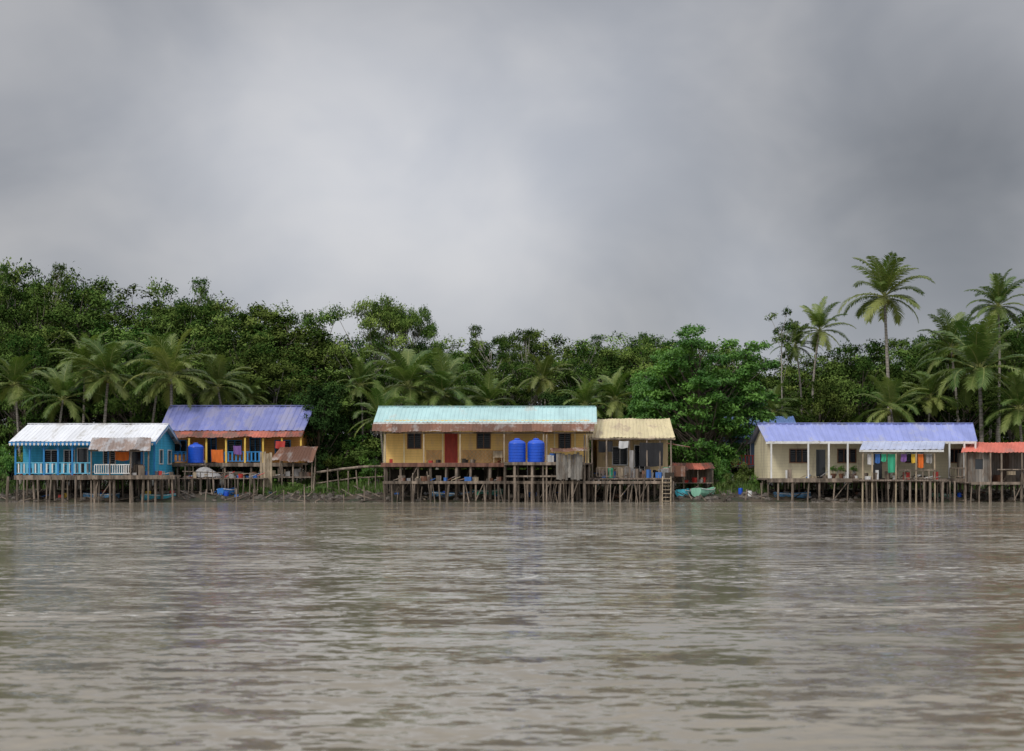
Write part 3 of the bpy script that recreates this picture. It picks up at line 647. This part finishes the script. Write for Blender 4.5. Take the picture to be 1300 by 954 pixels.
def tree_mesh(name,seed,H=15,R=5,h0=4,nc=40,cr=1.5,flat=.5,leaf=.28,nsub=16,nl=26,inner=.45,mats=(bark,F_dark),trunk=.28,mind=.75,topflat=1.0,lean=0.0,low=.35,spread=.21):
    rng=np.random.default_rng(seed); q=Q(); zc=(H+h0)/2; rz=(H-h0)/2
    C=[]; tries=0
    while len(C)<nc and tries<nc*60:
        tries+=1; d=unit(rng.normal(size=3)) 
        d[2]=d[2] if rng.random()<low else abs(d[2])
        r=rng.uniform(inner,1); p=d*r*np.array([R,R,rz])*(1+.18*np.sin(3*math.atan2(d[1],d[0])+seed)) 
        if topflat<1: p[2]=np.sign(p[2])*min(abs(p[2]),rz*topflat*rng.uniform(.75,1.1))
        p[2]+=zc
        if all(np.linalg.norm((p-c)*np.array([1,1,1.6]))>cr*mind for c in C): C.append(p)
    C=np.array(C)
    if trunk>0:
        k=9; zt=H*.82; t=np.linspace(0,1,k); w=np.cumsum(rng.normal(0,.12,(k,2)),0); w-=w[0]
        TP=np.column_stack([w[:,0]+lean*t*t,w[:,1],t*zt-.4*(t==0)]); TR=trunk*(1-.75*t)+.12*trunk*(t==0)
        q.tube(TP,TR,8)
        for c in C:
            rad=math.hypot(c[0],c[1]); zs=np.clip(c[2]-rad*rng.uniform(.5,.9)-.5,h0*.55,zt*.97); tt=zs/zt
            s0=np.array([np.interp(tt,t,TP[:,i]) for i in range(3)]); mid=(s0+c)/2+np.array([0,0,-.1*rad])+rng.normal(0,.25,3)
            u=np.linspace(0,1,6)[:,None]; P=(1-u)**2*s0+2*u*(1-u)*mid+u*u*c
            q.tube(P,np.linspace(trunk*.34*(1-.5*tt),.025,6),5)
    cen=np.array([0,0,zc-rz*.3])
    SC=[];SO=[];ST=[]
    for c in C:
        r=cr*rng.uniform(.65,1.25); ct=rng.uniform(.08,.85); o=unit(c-cen)
        d=unit(rng.normal(size=(nsub,3))); d[:,2]=np.where(rng.random(nsub)<.75,abs(d[:,2]),d[:,2]*.6)
        P=c+d*r*rng.uniform(.35,1,(nsub,1))*np.array([1,1,flat]); SC.append(P); SO.append(unit(d*.8+o*.4)); ST.append(np.clip(ct+rng.normal(0,.13,nsub),0,1))
    SC=np.concatenate(SC);SO=np.concatenate(SO);ST=np.concatenate(ST)
    n=len(SC)*nl; ii=np.repeat(np.arange(len(SC)),nl)
    P=SC[ii]+rng.normal(size=(n,3))*np.array([1,1,.55])*cr*spread
    Nn=unit(SO[ii]*.6+np.array([0,0,.7])+rng.normal(size=(n,3))*.42)
    q.leaves(P,Nn,leaf,leaf*.5,np.clip(ST[ii]+rng.normal(0,.1,n),0,1),rng)
    me=q.mesh(name,mats); zmax=max(v for v in np.concatenate(q.V)[:,2]); return me,zmax,R
FT=[]
for i,(H,R,h0,nc,cr,fl,tf) in enumerate([(16,5,5,40,1.6,.5,1),(16,6,7,38,1.7,.42,.8),(15,4.3,3,38,1.5,.6,1),(16,6.5,8,36,1.6,.36,.6),(14,5,2,46,1.6,.55,1),(17,4.5,6,34,1.4,.5,1),(15,5.6,4,42,1.8,.5,.9)]):
    FT.append(tree_mesh('forest_tree_mesh_%d'%i,10+i,H,R,h0,nc,cr,fl,.32,15,18,mats=(palebark if i in(1,3) else bark,F_dark),topflat=tf,spread=.19))
AIR=tree_mesh('airy_tree_mesh',31,16,5.2,6,30,1.15,.45,.26,12,16,.35,(palebark,F_dark),.2,.9)
UMB=tree_mesh('umbrella_tree_mesh',32,16,6.2,9,42,1.6,.36,.27,15,24,.4,(palebark,F_dark),.26,.7,.7)
SPARSE=tree_mesh('sparse_tree_mesh',33,15,3.2,6,12,.95,.45,.28,10,16,.3,(palebark,F_dark),.17,1.1)
BIG=tree_mesh('broad_leaf_tree_mesh',41,14,6.1,.3,150,1.25,.42,.36,13,20,.5,(bark,F_bright),.3,.75,.95,low=.8)
MANGO=tree_mesh('mango_tree_mesh',42,9,3.3,.6,52,1.1,.7,.28,16,24,.5,(bark,F_mango),.25,.6,low=.6)
MANGO2=tree_mesh('round_tree_mesh',43,12,5.5,1,64,1.5,.6,.31,15,20,.5,(bark,F_dark),.3,.65,low=.5)
BUSH=[tree_mesh('bush_mesh_%d'%i,50+i,3,2.2,0,14,.85,.7,.24,10,20,.2,(bark,(F_dark,F_bright,F_grass)[i]),.05,.5) for i in range(3)]
def put(name,var,px,top,y,wpx=None,parent=None,gz=.7,rot=None,x=None):
    me,zm,R=var; h=Z(top,y)-gz; s=h/zm
    o=link(name,me,None); sx=s if wpx is None else (wpx/S*(D+y)/D)/(2*R+1.2)
    xx=X(px,y) if x is None else x
    o.location=(xx,y,gz); o.scale=(sx,sx,s); o.rotation_euler=(0,0,random.uniform(0,6.28) if rot is None else rot)
    if parent is not None: o.parent=parent; o.matrix_parent_inverse=Matrix.Translation(-Vector(parent.location))
    return o
prof=[(-200,330),(0,340),(60,334),(100,350),(160,372),(230,358),(300,372),(350,383),(400,388),(425,425),(545,428),(600,435),(650,425),(700,432),(770,425),(820,424),(860,432),(960,445),(1000,445),(1050,460),(1100,440),(1150,430),(1200,418),(1250,405),(1300,392),(1500,380)]
pr=np.array(prof,float)
fo=empty('background_forest',(0,45,.7))
rows=[(50,40,-4,12),(38,46,20,22),(27,54,56,26)]
for (y,stp,drop,jit) in rows:
    px=-150+random.uniform(0,20)
    while px<1450:
        if not(y==27 and 600<px<700):
            top=np.interp(px,pr[:,0],pr[:,1])+drop*(1 if px<430 else .75)+random.uniform(-jit*.5,jit)
            yy=y+random.uniform(-3.5,3.5)
            v=FT[random.randrange(7)]
            put('forest_tree',v,px,top,yy,random.uniform(110,170)*(1 if px<430 else .82),fo)
        px+=stp*random.uniform(.7,1.3)
px=-150
while px<1450:
    put('forest_tree',FT[4],px,random.uniform(455,480),random.uniform(55,58),150,fo); px+=64
for y,tp in((60,520),(43,530),(24,548),(20,565)):
    px=-160
    while px<1460:
        put('understory',BUSH[0 if y>20 else random.choice((0,0,1))],px,tp+random.uniform(-22,18),y+random.uniform(-2,2),random.uniform(80,120),fo); px+=random.uniform(38,54)
put('umbrella_tree',UMB,478,374,34,122,rot=1); put('umbrella_tree',UMB,522,384,37,76,rot=2.4)
put('airy_tree',AIR,566,411,34,70); put('airy_tree',AIR,625,410,36,85); put('airy_tree',AIR,672,414,40,75); put('airy_tree',AIR,740,424,34,80); put('airy_tree',AIR,806,421,38,62)
put('airy_tree',AIR,66,328,44,90); put('airy_tree',AIR,235,352,44,110); put('airy_tree',AIR,20,332,40,60)
put('broad_leaf_tree',BIG,893,407,13,180,rot=.6); put('broad_leaf_tree',BIG,836,448,17,96,rot=2.9)
put('mango_tree',MANGO,404,482,14,84); put('mango_tree',MANGO,712,492,18,66); put('round_tree',MANGO2,1090,430,24,140); put('round_tree',MANGO2,1180,418,30,110); put('round_tree',MANGO2,1290,392,30,130)
put('round_tree',MANGO2,1040,478,20,90); put('round_tree',MANGO2,320,440,24,110); put('round_tree',MANGO2,170,425,24,120); put('round_tree',MANGO2,30,420,24,110)
put('sparse_tree',SPARSE,990,388,22,66,rot=.3); put('sparse_tree',SPARSE,1204,404,26,40)
for px,tp,y,w,k in((3,560,4,50,1),(430,560,13,60,0),(470,575,12,50,1),(915,575,8,40,1),(945,582,9,44,2),(925,600,4,30,2),(958,600,5,26,1),(1262,560,11,70,0),(340,585,9,60,1),(395,600,8,50,2),(375,612,4,40,2),(415,612,5,46,2),(455,614,5,46,2),(330,618,3,30,2),(865,560,12,60,0),(8,600,2,26,2),(716,600,8,40,0),(872,586,10,50,1),(912,560,11,60,1),(40,545,14,70,0),(150,540,13,80,0),(90,548,15,70,1)):
    put('shrub',BUSH[k],px,tp,y,w,gz=.3)
for px in(1068,1084,1058):
    x=X(px,.9); z0=Z(607.5,0); e=empty('potted_plant',(x,.9,z0))
    B().lathe((x,.9,z0),[(0,0),(.13,0),(.19,.32),(.21,.32),(.21,.36),(.17,.36),(0,.3)],12).obj('pot',e,rust)
    o=link('foliage',BUSH[1][0],e); o.location=(x,.9,z0+.3); o.scale=(.16,.16,.22)
def palm_mesh(name,seed,H=12,L=4.0,nf=26,lean=1.0):
    rng=np.random.default_rng(seed); q=Q(); t=np.linspace(0,1,16)
    TP=np.column_stack([lean*t**1.8,.3*lean*np.sin(t*2),t*H-.3*(t==0)]); TR=.17-.07*t+.12*np.exp(-t*18)+.012*(np.arange(16)%2)
    q.tube(TP,TR,9); top=TP[-1]
    for f in range(nf):
        az=f*2.39996+rng.normal(0,.2); a=f/nf; el=math.radians(84-116*a**.95+rng.normal(0,8)); Lf=L*rng.uniform(.88,1.1)*(.8+.26*math.sin(math.pi*min(1,a+.15)))
        n=20; P=[top+np.array([0,0,.15*(1-a)])]; hd=np.array([math.cos(az),math.sin(az),0]); e=el; side0=np.array([-math.sin(az),math.cos(az),0])
        tw=rng.normal(0,.025); cv=rng.uniform(.8,1.3)
        for i in range(n):
            e-=math.radians(.7+4.0*(i/n)**1.25)*cv*(.55+.75*math.cos(max(-1.2,e))); e=max(e,-1.35)
            P.append(P[-1]+(hd*math.cos(e)+np.array([0,0,math.sin(e)])+side0*tw*i)*Lf/n)
        P=np.array(P); q.tube(P,np.linspace(.05,.008,n+1),4,2)
        T=unit(np.gradient(P,axis=0)); ns=46; u=np.linspace(.14,.995,ns); idx=u*n
        pos=np.stack([np.interp(idx,np.arange(n+1),P[:,k]) for k in range(3)],1); tan_=unit(np.stack([np.interp(idx,np.arange(n+1),T[:,k]) for k in range(3)],1))
        sd=unit(side0-tan_*(tan_@side0)[:,None])
        up=unit(np.cross(tan_,sd)); up*=np.sign(up[:,2:3]+1e-9)
        ll=L*.22*np.clip(np.sin(np.pi*(.12+.80*u))**.6,.1,1)
        dead=a>.9 and rng.random()<.5
        tint=1.0 if dead else np.clip(.4+.25*rng.normal()+.3*(a>.7),0,1)
        for sg in(-1,1):
            d=unit(sd*sg*.9+tan_*(.5+.6*u[:,None])+up*rng.uniform(.0,.25)+rng.normal(0,.07,(ns,3))); l=(ll*rng.uniform(.85,1.12,ns))[:,None]
            m=pos+d*l*.55; d2=d.copy(); d2[:,2]-=.38+rng.uniform(0,.3,ns); d2=unit(d2); e2=m+d2*l*.5
            w=.05; wv=tan_*w
            V=np.stack([pos-wv*.6,pos+wv*.6,m+wv,m-wv,e2+wv*.15,e2-wv*.15],1).reshape(-1,3); b=np.arange(ns)[:,None]*6
            F=np.concatenate([b+np.array([[0,1,2,3]]),b+np.array([[3,2,4,5]])]); q.add(V,F,1,np.clip(tint+np.tile(rng.normal(0,.1,ns),2),0,1))
    for i in range(9):
        az=rng.uniform(0,6.28); c=top+np.array([.28*math.cos(az),.28*math.sin(az),-.25-rng.uniform(0,.3)])
        th=np.linspace(0,math.pi,6); q.tube(np.column_stack([np.full(6,c[0]),np.full(6,c[1]),c[2]+.14*np.cos(th)]),.13*np.sin(th)+.001,7,3)
    me=q.mesh(name,(palmbark,F_palm,frondstem,coco)); return me,H+L*.35,L
palmbark=M('palm_trunk_bark',(.29,.26,.22),.95,.3,2,lines=('Z',.22,.25,.5),stretch=(1,1,1)); frondstem=M('frond_stem',(.26,.28,.09),.6,.2,2); coco=M('coconut_husk',(.22,.2,.05),.6,.3,3)
PM=[palm_mesh('coconut_palm_mesh_%d'%i,70+i,12,4.0,(24,21,27)[i],(.6,1.4,-1.0)[i]) for i in range(3)]
def palm(px,crown,y,rad,k=0,rot=None):
    me,_,L=PM[k]; s=(rad/S*(D+y)/D)/(L*.92); H=Z(crown,y)-.6; o=link('coconut_palm',me)
    r=random.uniform(0,6.28) if rot is None else rot; lx=(.6,1.4,-1.0)[k]*s
    o.scale=(s,s,s); o.location=(X(px,y)-lx*math.cos(r),y-lx*math.sin(r),Z(crown,y)-12*s); o.rotation_euler=(0,0,r)
    if o.location.z>.6:
        o.scale=(s,s,s*1.08); o.location.z=Z(crown,y)-12*s*1.08
        z1=o.location.z; b=B(); b.cyl((o.location.x,o.location.y,.2),(o.location.x,o.location.y,z1+.35),.3*s,.26*s,10)
        st=b.obj('trunk_base',None,palmbark); st.parent=o; st.matrix_parent_inverse=(Matrix.Translation(o.location)@Matrix.Rotation(r,4,'Z')@Matrix.Diagonal((*o.scale,1))).inverted()
for a in((1125,378,20,56,0,2.0),(1043,420,24,38,1,.5),(1264,390,24,40,2,1.0),(1240,472,14,76,0,4.0),(1132,520,15,46,1,2.6),(1206,446,22,46,2,.2),(1008,440,26,30,1,3.5),
          (84,508,13,46,1,1.2),(138,478,15,56,0,.4),(222,480,14,58,2,5.0),(276,492,17,46,1,3.3),(318,505,20,30,0,1),(104,470,18,44,2,2),(206,462,19,42,1,.3),
          (520,492,15,60,0,.9),(566,502,16,56,2,3.9),(486,530,13,44,1,2.2),(616,512,18,40,1,5.1),(455,490,26,34,2,1.1),(740,515,18,36,2,1.7),(782,508,20,40,1,.3),(690,482,30,34,0,3),
          (1290,520,12,50,2,.7),(1180,505,18,40,0,5.5),(600,545,12,34,1,2.0),(20,490,16,44,0,3.0),(350,560,12,22,2,1.0),(985,525,20,36,2,4.4)): palm(*a)
# ------------------------------------------------------------------ shore grass, debris
def grass():
    rng=np.random.default_rng(5); q=Q(); n=26000
    pxr=rng.uniform(-60,1400,n); yy=rng.uniform(2.2,13,n); x=(pxr-650)/S*(D+yy)/D
    dens=.5+.5*np.sin(x*.7+2*np.sin(x*.23)); bank=((pxr>300)&(pxr<490))|((pxr>905)&(pxr<975))|(pxr<18)
    keep=(rng.random(n)<np.where(bank,1,.22*dens*(yy>5))); x=x[keep];yy=yy[keep];n=len(x)
    z=ground_z_np(x,yy)-.03; h=rng.uniform(.25,.8,n); a=rng.uniform(0,6.28,n); lx=np.cos(a)*.25*h;ly=np.sin(a)*.25*h; w=.03
    wx=np.cos(a+1.57)*w; wy=np.sin(a+1.57)*w
    V=np.stack([np.stack([x-wx,yy-wy,z],1),np.stack([x+wx,yy+wy,z],1),np.stack([x+lx+wx*.3,yy+ly+wy*.3,z+h],1),np.stack([x+lx-wx*.3,yy+ly-wy*.3,z+h],1)],1).reshape(-1,3)
    q.add(V,np.arange(n*4).reshape(-1,4),0,rng.random(n)); link('shore_grass',q.mesh('shore_grass',(F_grass,)))
def ground():
    xs=np.concatenate([[-2500,-900,-300,-120],np.linspace(-70,70,361),[120,300,900,2500]])
    ys=np.concatenate([[-1500,-500,-125,-60,-30,-12],np.linspace(-6,14,61),np.linspace(16,60,12),[90,150,300,800,3000]])
    gx,gy=np.meshgrid(xs,ys); gz=ground_z_np(gx,gy); rng=np.random.default_rng(2)
    gz=gz+np.where((gy>-2)&(gy<14),rng.normal(0,.03,gz.shape),0)
    V=np.stack([gx,gy,gz],-1).reshape(-1,3); nx=len(xs); i=np.arange(len(ys)-1)[:,None]*nx; j=np.arange(nx-1)[None]
    F=np.stack([i+j,i+j+1,i+nx+j+1,i+nx+j],-1).reshape(-1,4); q=Q(); q.add(V,F,0,.5)
    m=M('muddy_ground',(.07,.052,.036),.75,.45,.8,c2=(.03,.036,.018),amt=.5,stretch=(1,1,1),bump=.6)
    link('ground',q.mesh('ground',(m,)))
ground(); grass()
def debris():
    b=B();b2=B()
    for i in range(560):
        px=random.uniform(0,1320); y=random.uniform(-1.2,5); x=X(px,y); z=float(ground_z_np(x,y)); z=max(z,-.05)
        a=random.uniform(0,3.14);l=random.uniform(.3,1.6); (b if i%3 else b2).cyl((x,y,z+.03),(x+l*math.cos(a),y+.5*l*math.sin(a),z+random.uniform(.02,.6)),.05,.03,5)
    b.obj('driftwood',None,dwood); b2.obj('driftwood',None,wood)
    b=B()
    for i in range(600):
        px=random.uniform(0,1320); y=random.uniform(-1.0,4); x=X(px,y); z=max(float(ground_z_np(x,y)),-.08); s=random.uniform(.08,.32)
        n=len(b.v); b.lathe((x,y,z-.05),[(0.01,s*.9),(s*.6,s*.8),(s,s*.3),(s*.9,-.05)],7)
        for k in range(n,len(b.v)): v=b.v[k]; b.v[k]=(v[0]+random.gauss(0,s*.12),v[1]+random.gauss(0,s*.12),v[2]+random.gauss(0,s*.08))
    b.obj('shore_stones',None,rockm)
    e=empty('shore_debris',(0,2,0))
    for (a,c) in((30,220),(235,335),(495,745),(755,850),(980,1235),(1230,1300)):
        heap('discarded_goods',e,X(a),X(c),1.0,3.5,.25,int((c-a)/4.5),[dwood,wood,rockm,dwood,rust,greyt,blc],.5,.4)
    b=B()
    for px in(240,262,300,322,360,386,412,436,462,920,948,966,655,505): x=X(px,-1); b.cyl((x+random.uniform(-.2,.2),-1,-1.2),(x,-1,random.uniform(.5,1.5)),.05,.04,6)
    b.obj('mooring_poles',None,wood)
debris()
# ------------------------------------------------------------------ water
def water():
    me=bpy.data.meshes.new('river_water'); me.from_pydata([(-2500,-1500,0),(2500,-1500,0),(2500,14,0),(-2500,14,0)],[],[(0,1,2,3)])
    m=bpy.data.materials.new('muddy_river_water'); m.use_nodes=True; nt=m.node_tree; bs=nt.nodes['Principled BSDF']
    bs.inputs['IOR'].default_value=1.33
    tc=N(nt,'ShaderNodeTexCoord'); sp=N(nt,'ShaderNodeSeparateXYZ'); nt.links.new(tc.outputs['Object'],sp.inputs[0])
    def noise(sc,det,st=(1,1,1),rot=0,dist=0,col=False,rough=.5):
        mp=N(nt,'ShaderNodeMapping'); nt.links.new(tc.outputs['Object'],mp.inputs[0]); mp.inputs['Scale'].default_value=st; mp.inputs['Rotation'].default_value=(0,0,rot)
        n=N(nt,'ShaderNodeTexNoise'); n.inputs['Scale'].default_value=sc; n.inputs['Detail'].default_value=det; n.inputs['Distortion'].default_value=dist; n.inputs['Roughness'].default_value=rough; nt.links.new(mp.outputs[0],n.inputs[0]); return n.outputs[1 if col else 0]
    def vm(op,a,b):
        n=N(nt,'ShaderNodeVectorMath',operation=op); nt.links.new(a,n.inputs[0])
        if op=='SCALE':
            if isinstance(b,(int,float)): n.inputs['Scale'].default_value=b
            else: nt.links.new(b,n.inputs['Scale'])
        elif isinstance(b,tuple): n.inputs[1].default_value=b
        else: nt.links.new(b,n.inputs[1])
        return n.outputs[0]
    pt=ramp(nt,noise(.06,3,(.3,1,1),.04),.40,.60)
    pt2=ramp(nt,noise(.30,3,(.3,1,1),-.05),.40,.60)
    v1=vm('SUBTRACT',noise(.8,2,(.5,1,1),.12,.4,True),(.5,.5,.5)); v2=vm('SUBTRACT',noise(2.8,3,(.45,1,1),-.15,.5,True),(.5,.5,.5)); v3=vm('SUBTRACT',noise(9,2,(.55,1,1),.1,.2,True),(.5,.5,.5))
    s=vm('ADD',vm('ADD',vm('SCALE',v1,.5),vm('SCALE',v2,.85)),vm('SCALE',v3,.6))
    amp=math_(nt,'ADD',math_(nt,'MULTIPLY_ADD',pt,.35,.30),math_(nt,'MULTIPLY',pt2,.55))
    sh=N(nt,'ShaderNodeMapRange'); sh.interpolation_type='SMOOTHSTEP'; nt.links.new(sp.outputs[1],sh.inputs[0]); sh.inputs[1].default_value=-38; sh.inputs[2].default_value=-3; sh.inputs[3].default_value=1; sh.inputs[4].default_value=.45
    amp=math_(nt,'MULTIPLY',amp,sh.outputs[0])
    s=vm('SCALE',s,amp); s=vm('MULTIPLY',s,(.8,1,0)); s=vm('ADD',s,(0,0,1)); nm=N(nt,'ShaderNodeVectorMath',operation='NORMALIZE'); nt.links.new(s,nm.inputs[0])
    nt.links.new(nm.outputs[0],bs.inputs['Normal'])
    body=mixc(nt,ramp(nt,noise(.1,4,(.3,1,1)),.3,.7),(.20,.172,.125),(.275,.24,.18))
    cr=math_(nt,'MULTIPLY',ramp(nt,noise(5.5,4,(.3,1,1),.0,.3,False,.65),.585,.65),ramp(nt,noise(.16,2,(.15,1,1),.02),.50,.60))
    body=mixc(nt,math_(nt,'MULTIPLY',cr,.8),body,(.75,.74,.70)); nt.links.new(body,bs.inputs['Base Color'])
    nt.links.new(math_(nt,'MULTIPLY_ADD',cr,.5,.09),bs.inputs['Roughness'])
    me.materials.append(m); link('river_water',me)
water()
# ------------------------------------------------------------------ world
w=bpy.data.worlds.new('World'); scene.world=w; w.use_nodes=True; nt=w.node_tree
for n in list(nt.nodes): nt.nodes.remove(n)
out=N(nt,'ShaderNodeOutputWorld'); sky=N(nt,'ShaderNodeTexSky'); sky.sky_type='NISHITA'; sky.sun_disc=False
SE,SA=math.radians(42),math.radians(215)
sky.sun_elevation=SE; sky.sun_rotation=SA
b1=N(nt,'ShaderNodeBackground'); b1.inputs[1].default_value=.08; nt.links.new(sky.outputs[0],b1.inputs[0])
tc=N(nt,'ShaderNodeTexCoord'); sp=N(nt,'ShaderNodeSeparateXYZ'); nt.links.new(tc.outputs['Generated'],sp.inputs[0])
def wn(sc,det,st,loc,rough=.5,dist=0):
    mp=N(nt,'ShaderNodeMapping'); nt.links.new(tc.outputs['Generated'],mp.inputs[0]); mp.inputs['Scale'].default_value=st; mp.inputs['Location'].default_value=loc; mp.inputs['Rotation'].default_value=(0,.3,0)
    n=N(nt,'ShaderNodeTexNoise'); n.inputs['Scale'].default_value=sc; n.inputs['Detail'].default_value=det; n.inputs['Roughness'].default_value=rough; n.inputs['Distortion'].default_value=dist; nt.links.new(mp.outputs[0],n.inputs[0]); return n.outputs[0]
big=ramp(nt,wn(3.2,1,(1,1,1.6),(3.1,.4,1.7),.45,0),.3,.7)
med=ramp(nt,wn(7,4,(1,1,1.4),(4.3,2.4,5.7),.5,.35),.25,.75)
v=math_(nt,'ADD',math_(nt,'MULTIPLY',big,.12),math_(nt,'MULTIPLY',med,.13)); v=math_(nt,'ADD',v,.295)
el=N(nt,'ShaderNodeMapRange'); nt.links.new(sp.outputs[2],el.inputs[0]); el.inputs[1].default_value=.3; el.inputs[2].default_value=1; el.inputs[3].default_value=1; el.inputs[4].default_value=2.8
bk=N(nt,'ShaderNodeMapRange'); bk.interpolation_type='SMOOTHSTEP'; nt.links.new(sp.outputs[1],bk.inputs[0]); bk.inputs[1].default_value=.4; bk.inputs[2].default_value=-.9; bk.inputs[3].default_value=1; bk.inputs[4].default_value=1.6  # added brightening of the unseen sky behind the camera, lifts the house walls
def blob(px,py,rad,amt):
    dv=Vector(((px-650)/2040,1,(600-py)/2040)).normalized()
    d=N(nt,'ShaderNodeVectorMath',operation='DISTANCE'); nt.links.new(tc.outputs['Generated'],d.inputs[0]); d.inputs[1].default_value=dv
    g=N(nt,'ShaderNodeMapRange'); g.interpolation_type='SMOOTHERSTEP'; nt.links.new(d.outputs['Value'],g.inputs[0]); g.inputs[1].default_value=0; g.inputs[2].default_value=rad; g.inputs[3].default_value=amt; g.inputs[4].default_value=0
    return g.outputs[0]
for bl in((520,290,.26,.17),(1230,270,.15,-.07),(60,20,.16,-.06),(1150,40,.18,-.06),(780,365,.10,-.06),(960,400,.08,.09),(600,-40,.16,-.05)): v=math_(nt,'ADD',v,blob(*bl))
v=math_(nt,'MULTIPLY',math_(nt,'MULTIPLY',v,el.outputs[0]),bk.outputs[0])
cc=mixc(nt,med,(.92,.96,1.06),(.99,.99,1.02))
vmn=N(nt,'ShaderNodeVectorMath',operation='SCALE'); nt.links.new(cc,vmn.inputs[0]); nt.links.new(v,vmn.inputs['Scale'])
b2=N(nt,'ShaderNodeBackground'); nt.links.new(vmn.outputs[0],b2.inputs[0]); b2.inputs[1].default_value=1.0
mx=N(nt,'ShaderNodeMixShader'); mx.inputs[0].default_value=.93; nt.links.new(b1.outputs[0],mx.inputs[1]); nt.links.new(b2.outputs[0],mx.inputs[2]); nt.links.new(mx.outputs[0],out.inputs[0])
sl=bpy.data.lights.new('sun','SUN'); sl.energy=1.5; sl.angle=math.radians(10); sl.color=(1,.95,.88); so=bpy.data.objects.new('sun',sl); scene.collection.objects.link(so)
sd=Vector((math.sin(SA)*math.cos(SE),math.cos(SA)*math.cos(SE),math.sin(SE)))
so.rotation_euler=sd.to_track_quat('Z','Y').to_euler()
# ------------------------------------------------------------------ camera
cd=bpy.data.cameras.new('camera'); cam=bpy.data.objects.new('camera',cd); scene.collection.objects.link(cam); scene.camera=cam
cam.location=(0,-D,CH); cam.rotation_euler=(math.radians(90),0,0); cd.sensor_width=36; cd.lens=S*D/1300*36; cd.shift_y=(600-477)/1300
cd.clip_end=6000; cd.dof.use_dof=True; cd.dof.focus_distance=D+2; cd.dof.aperture_fstop=2.0
scene.view_settings.view_transform='Standard'; scene.view_settings.look='None'; scene.view_settings.exposure=0
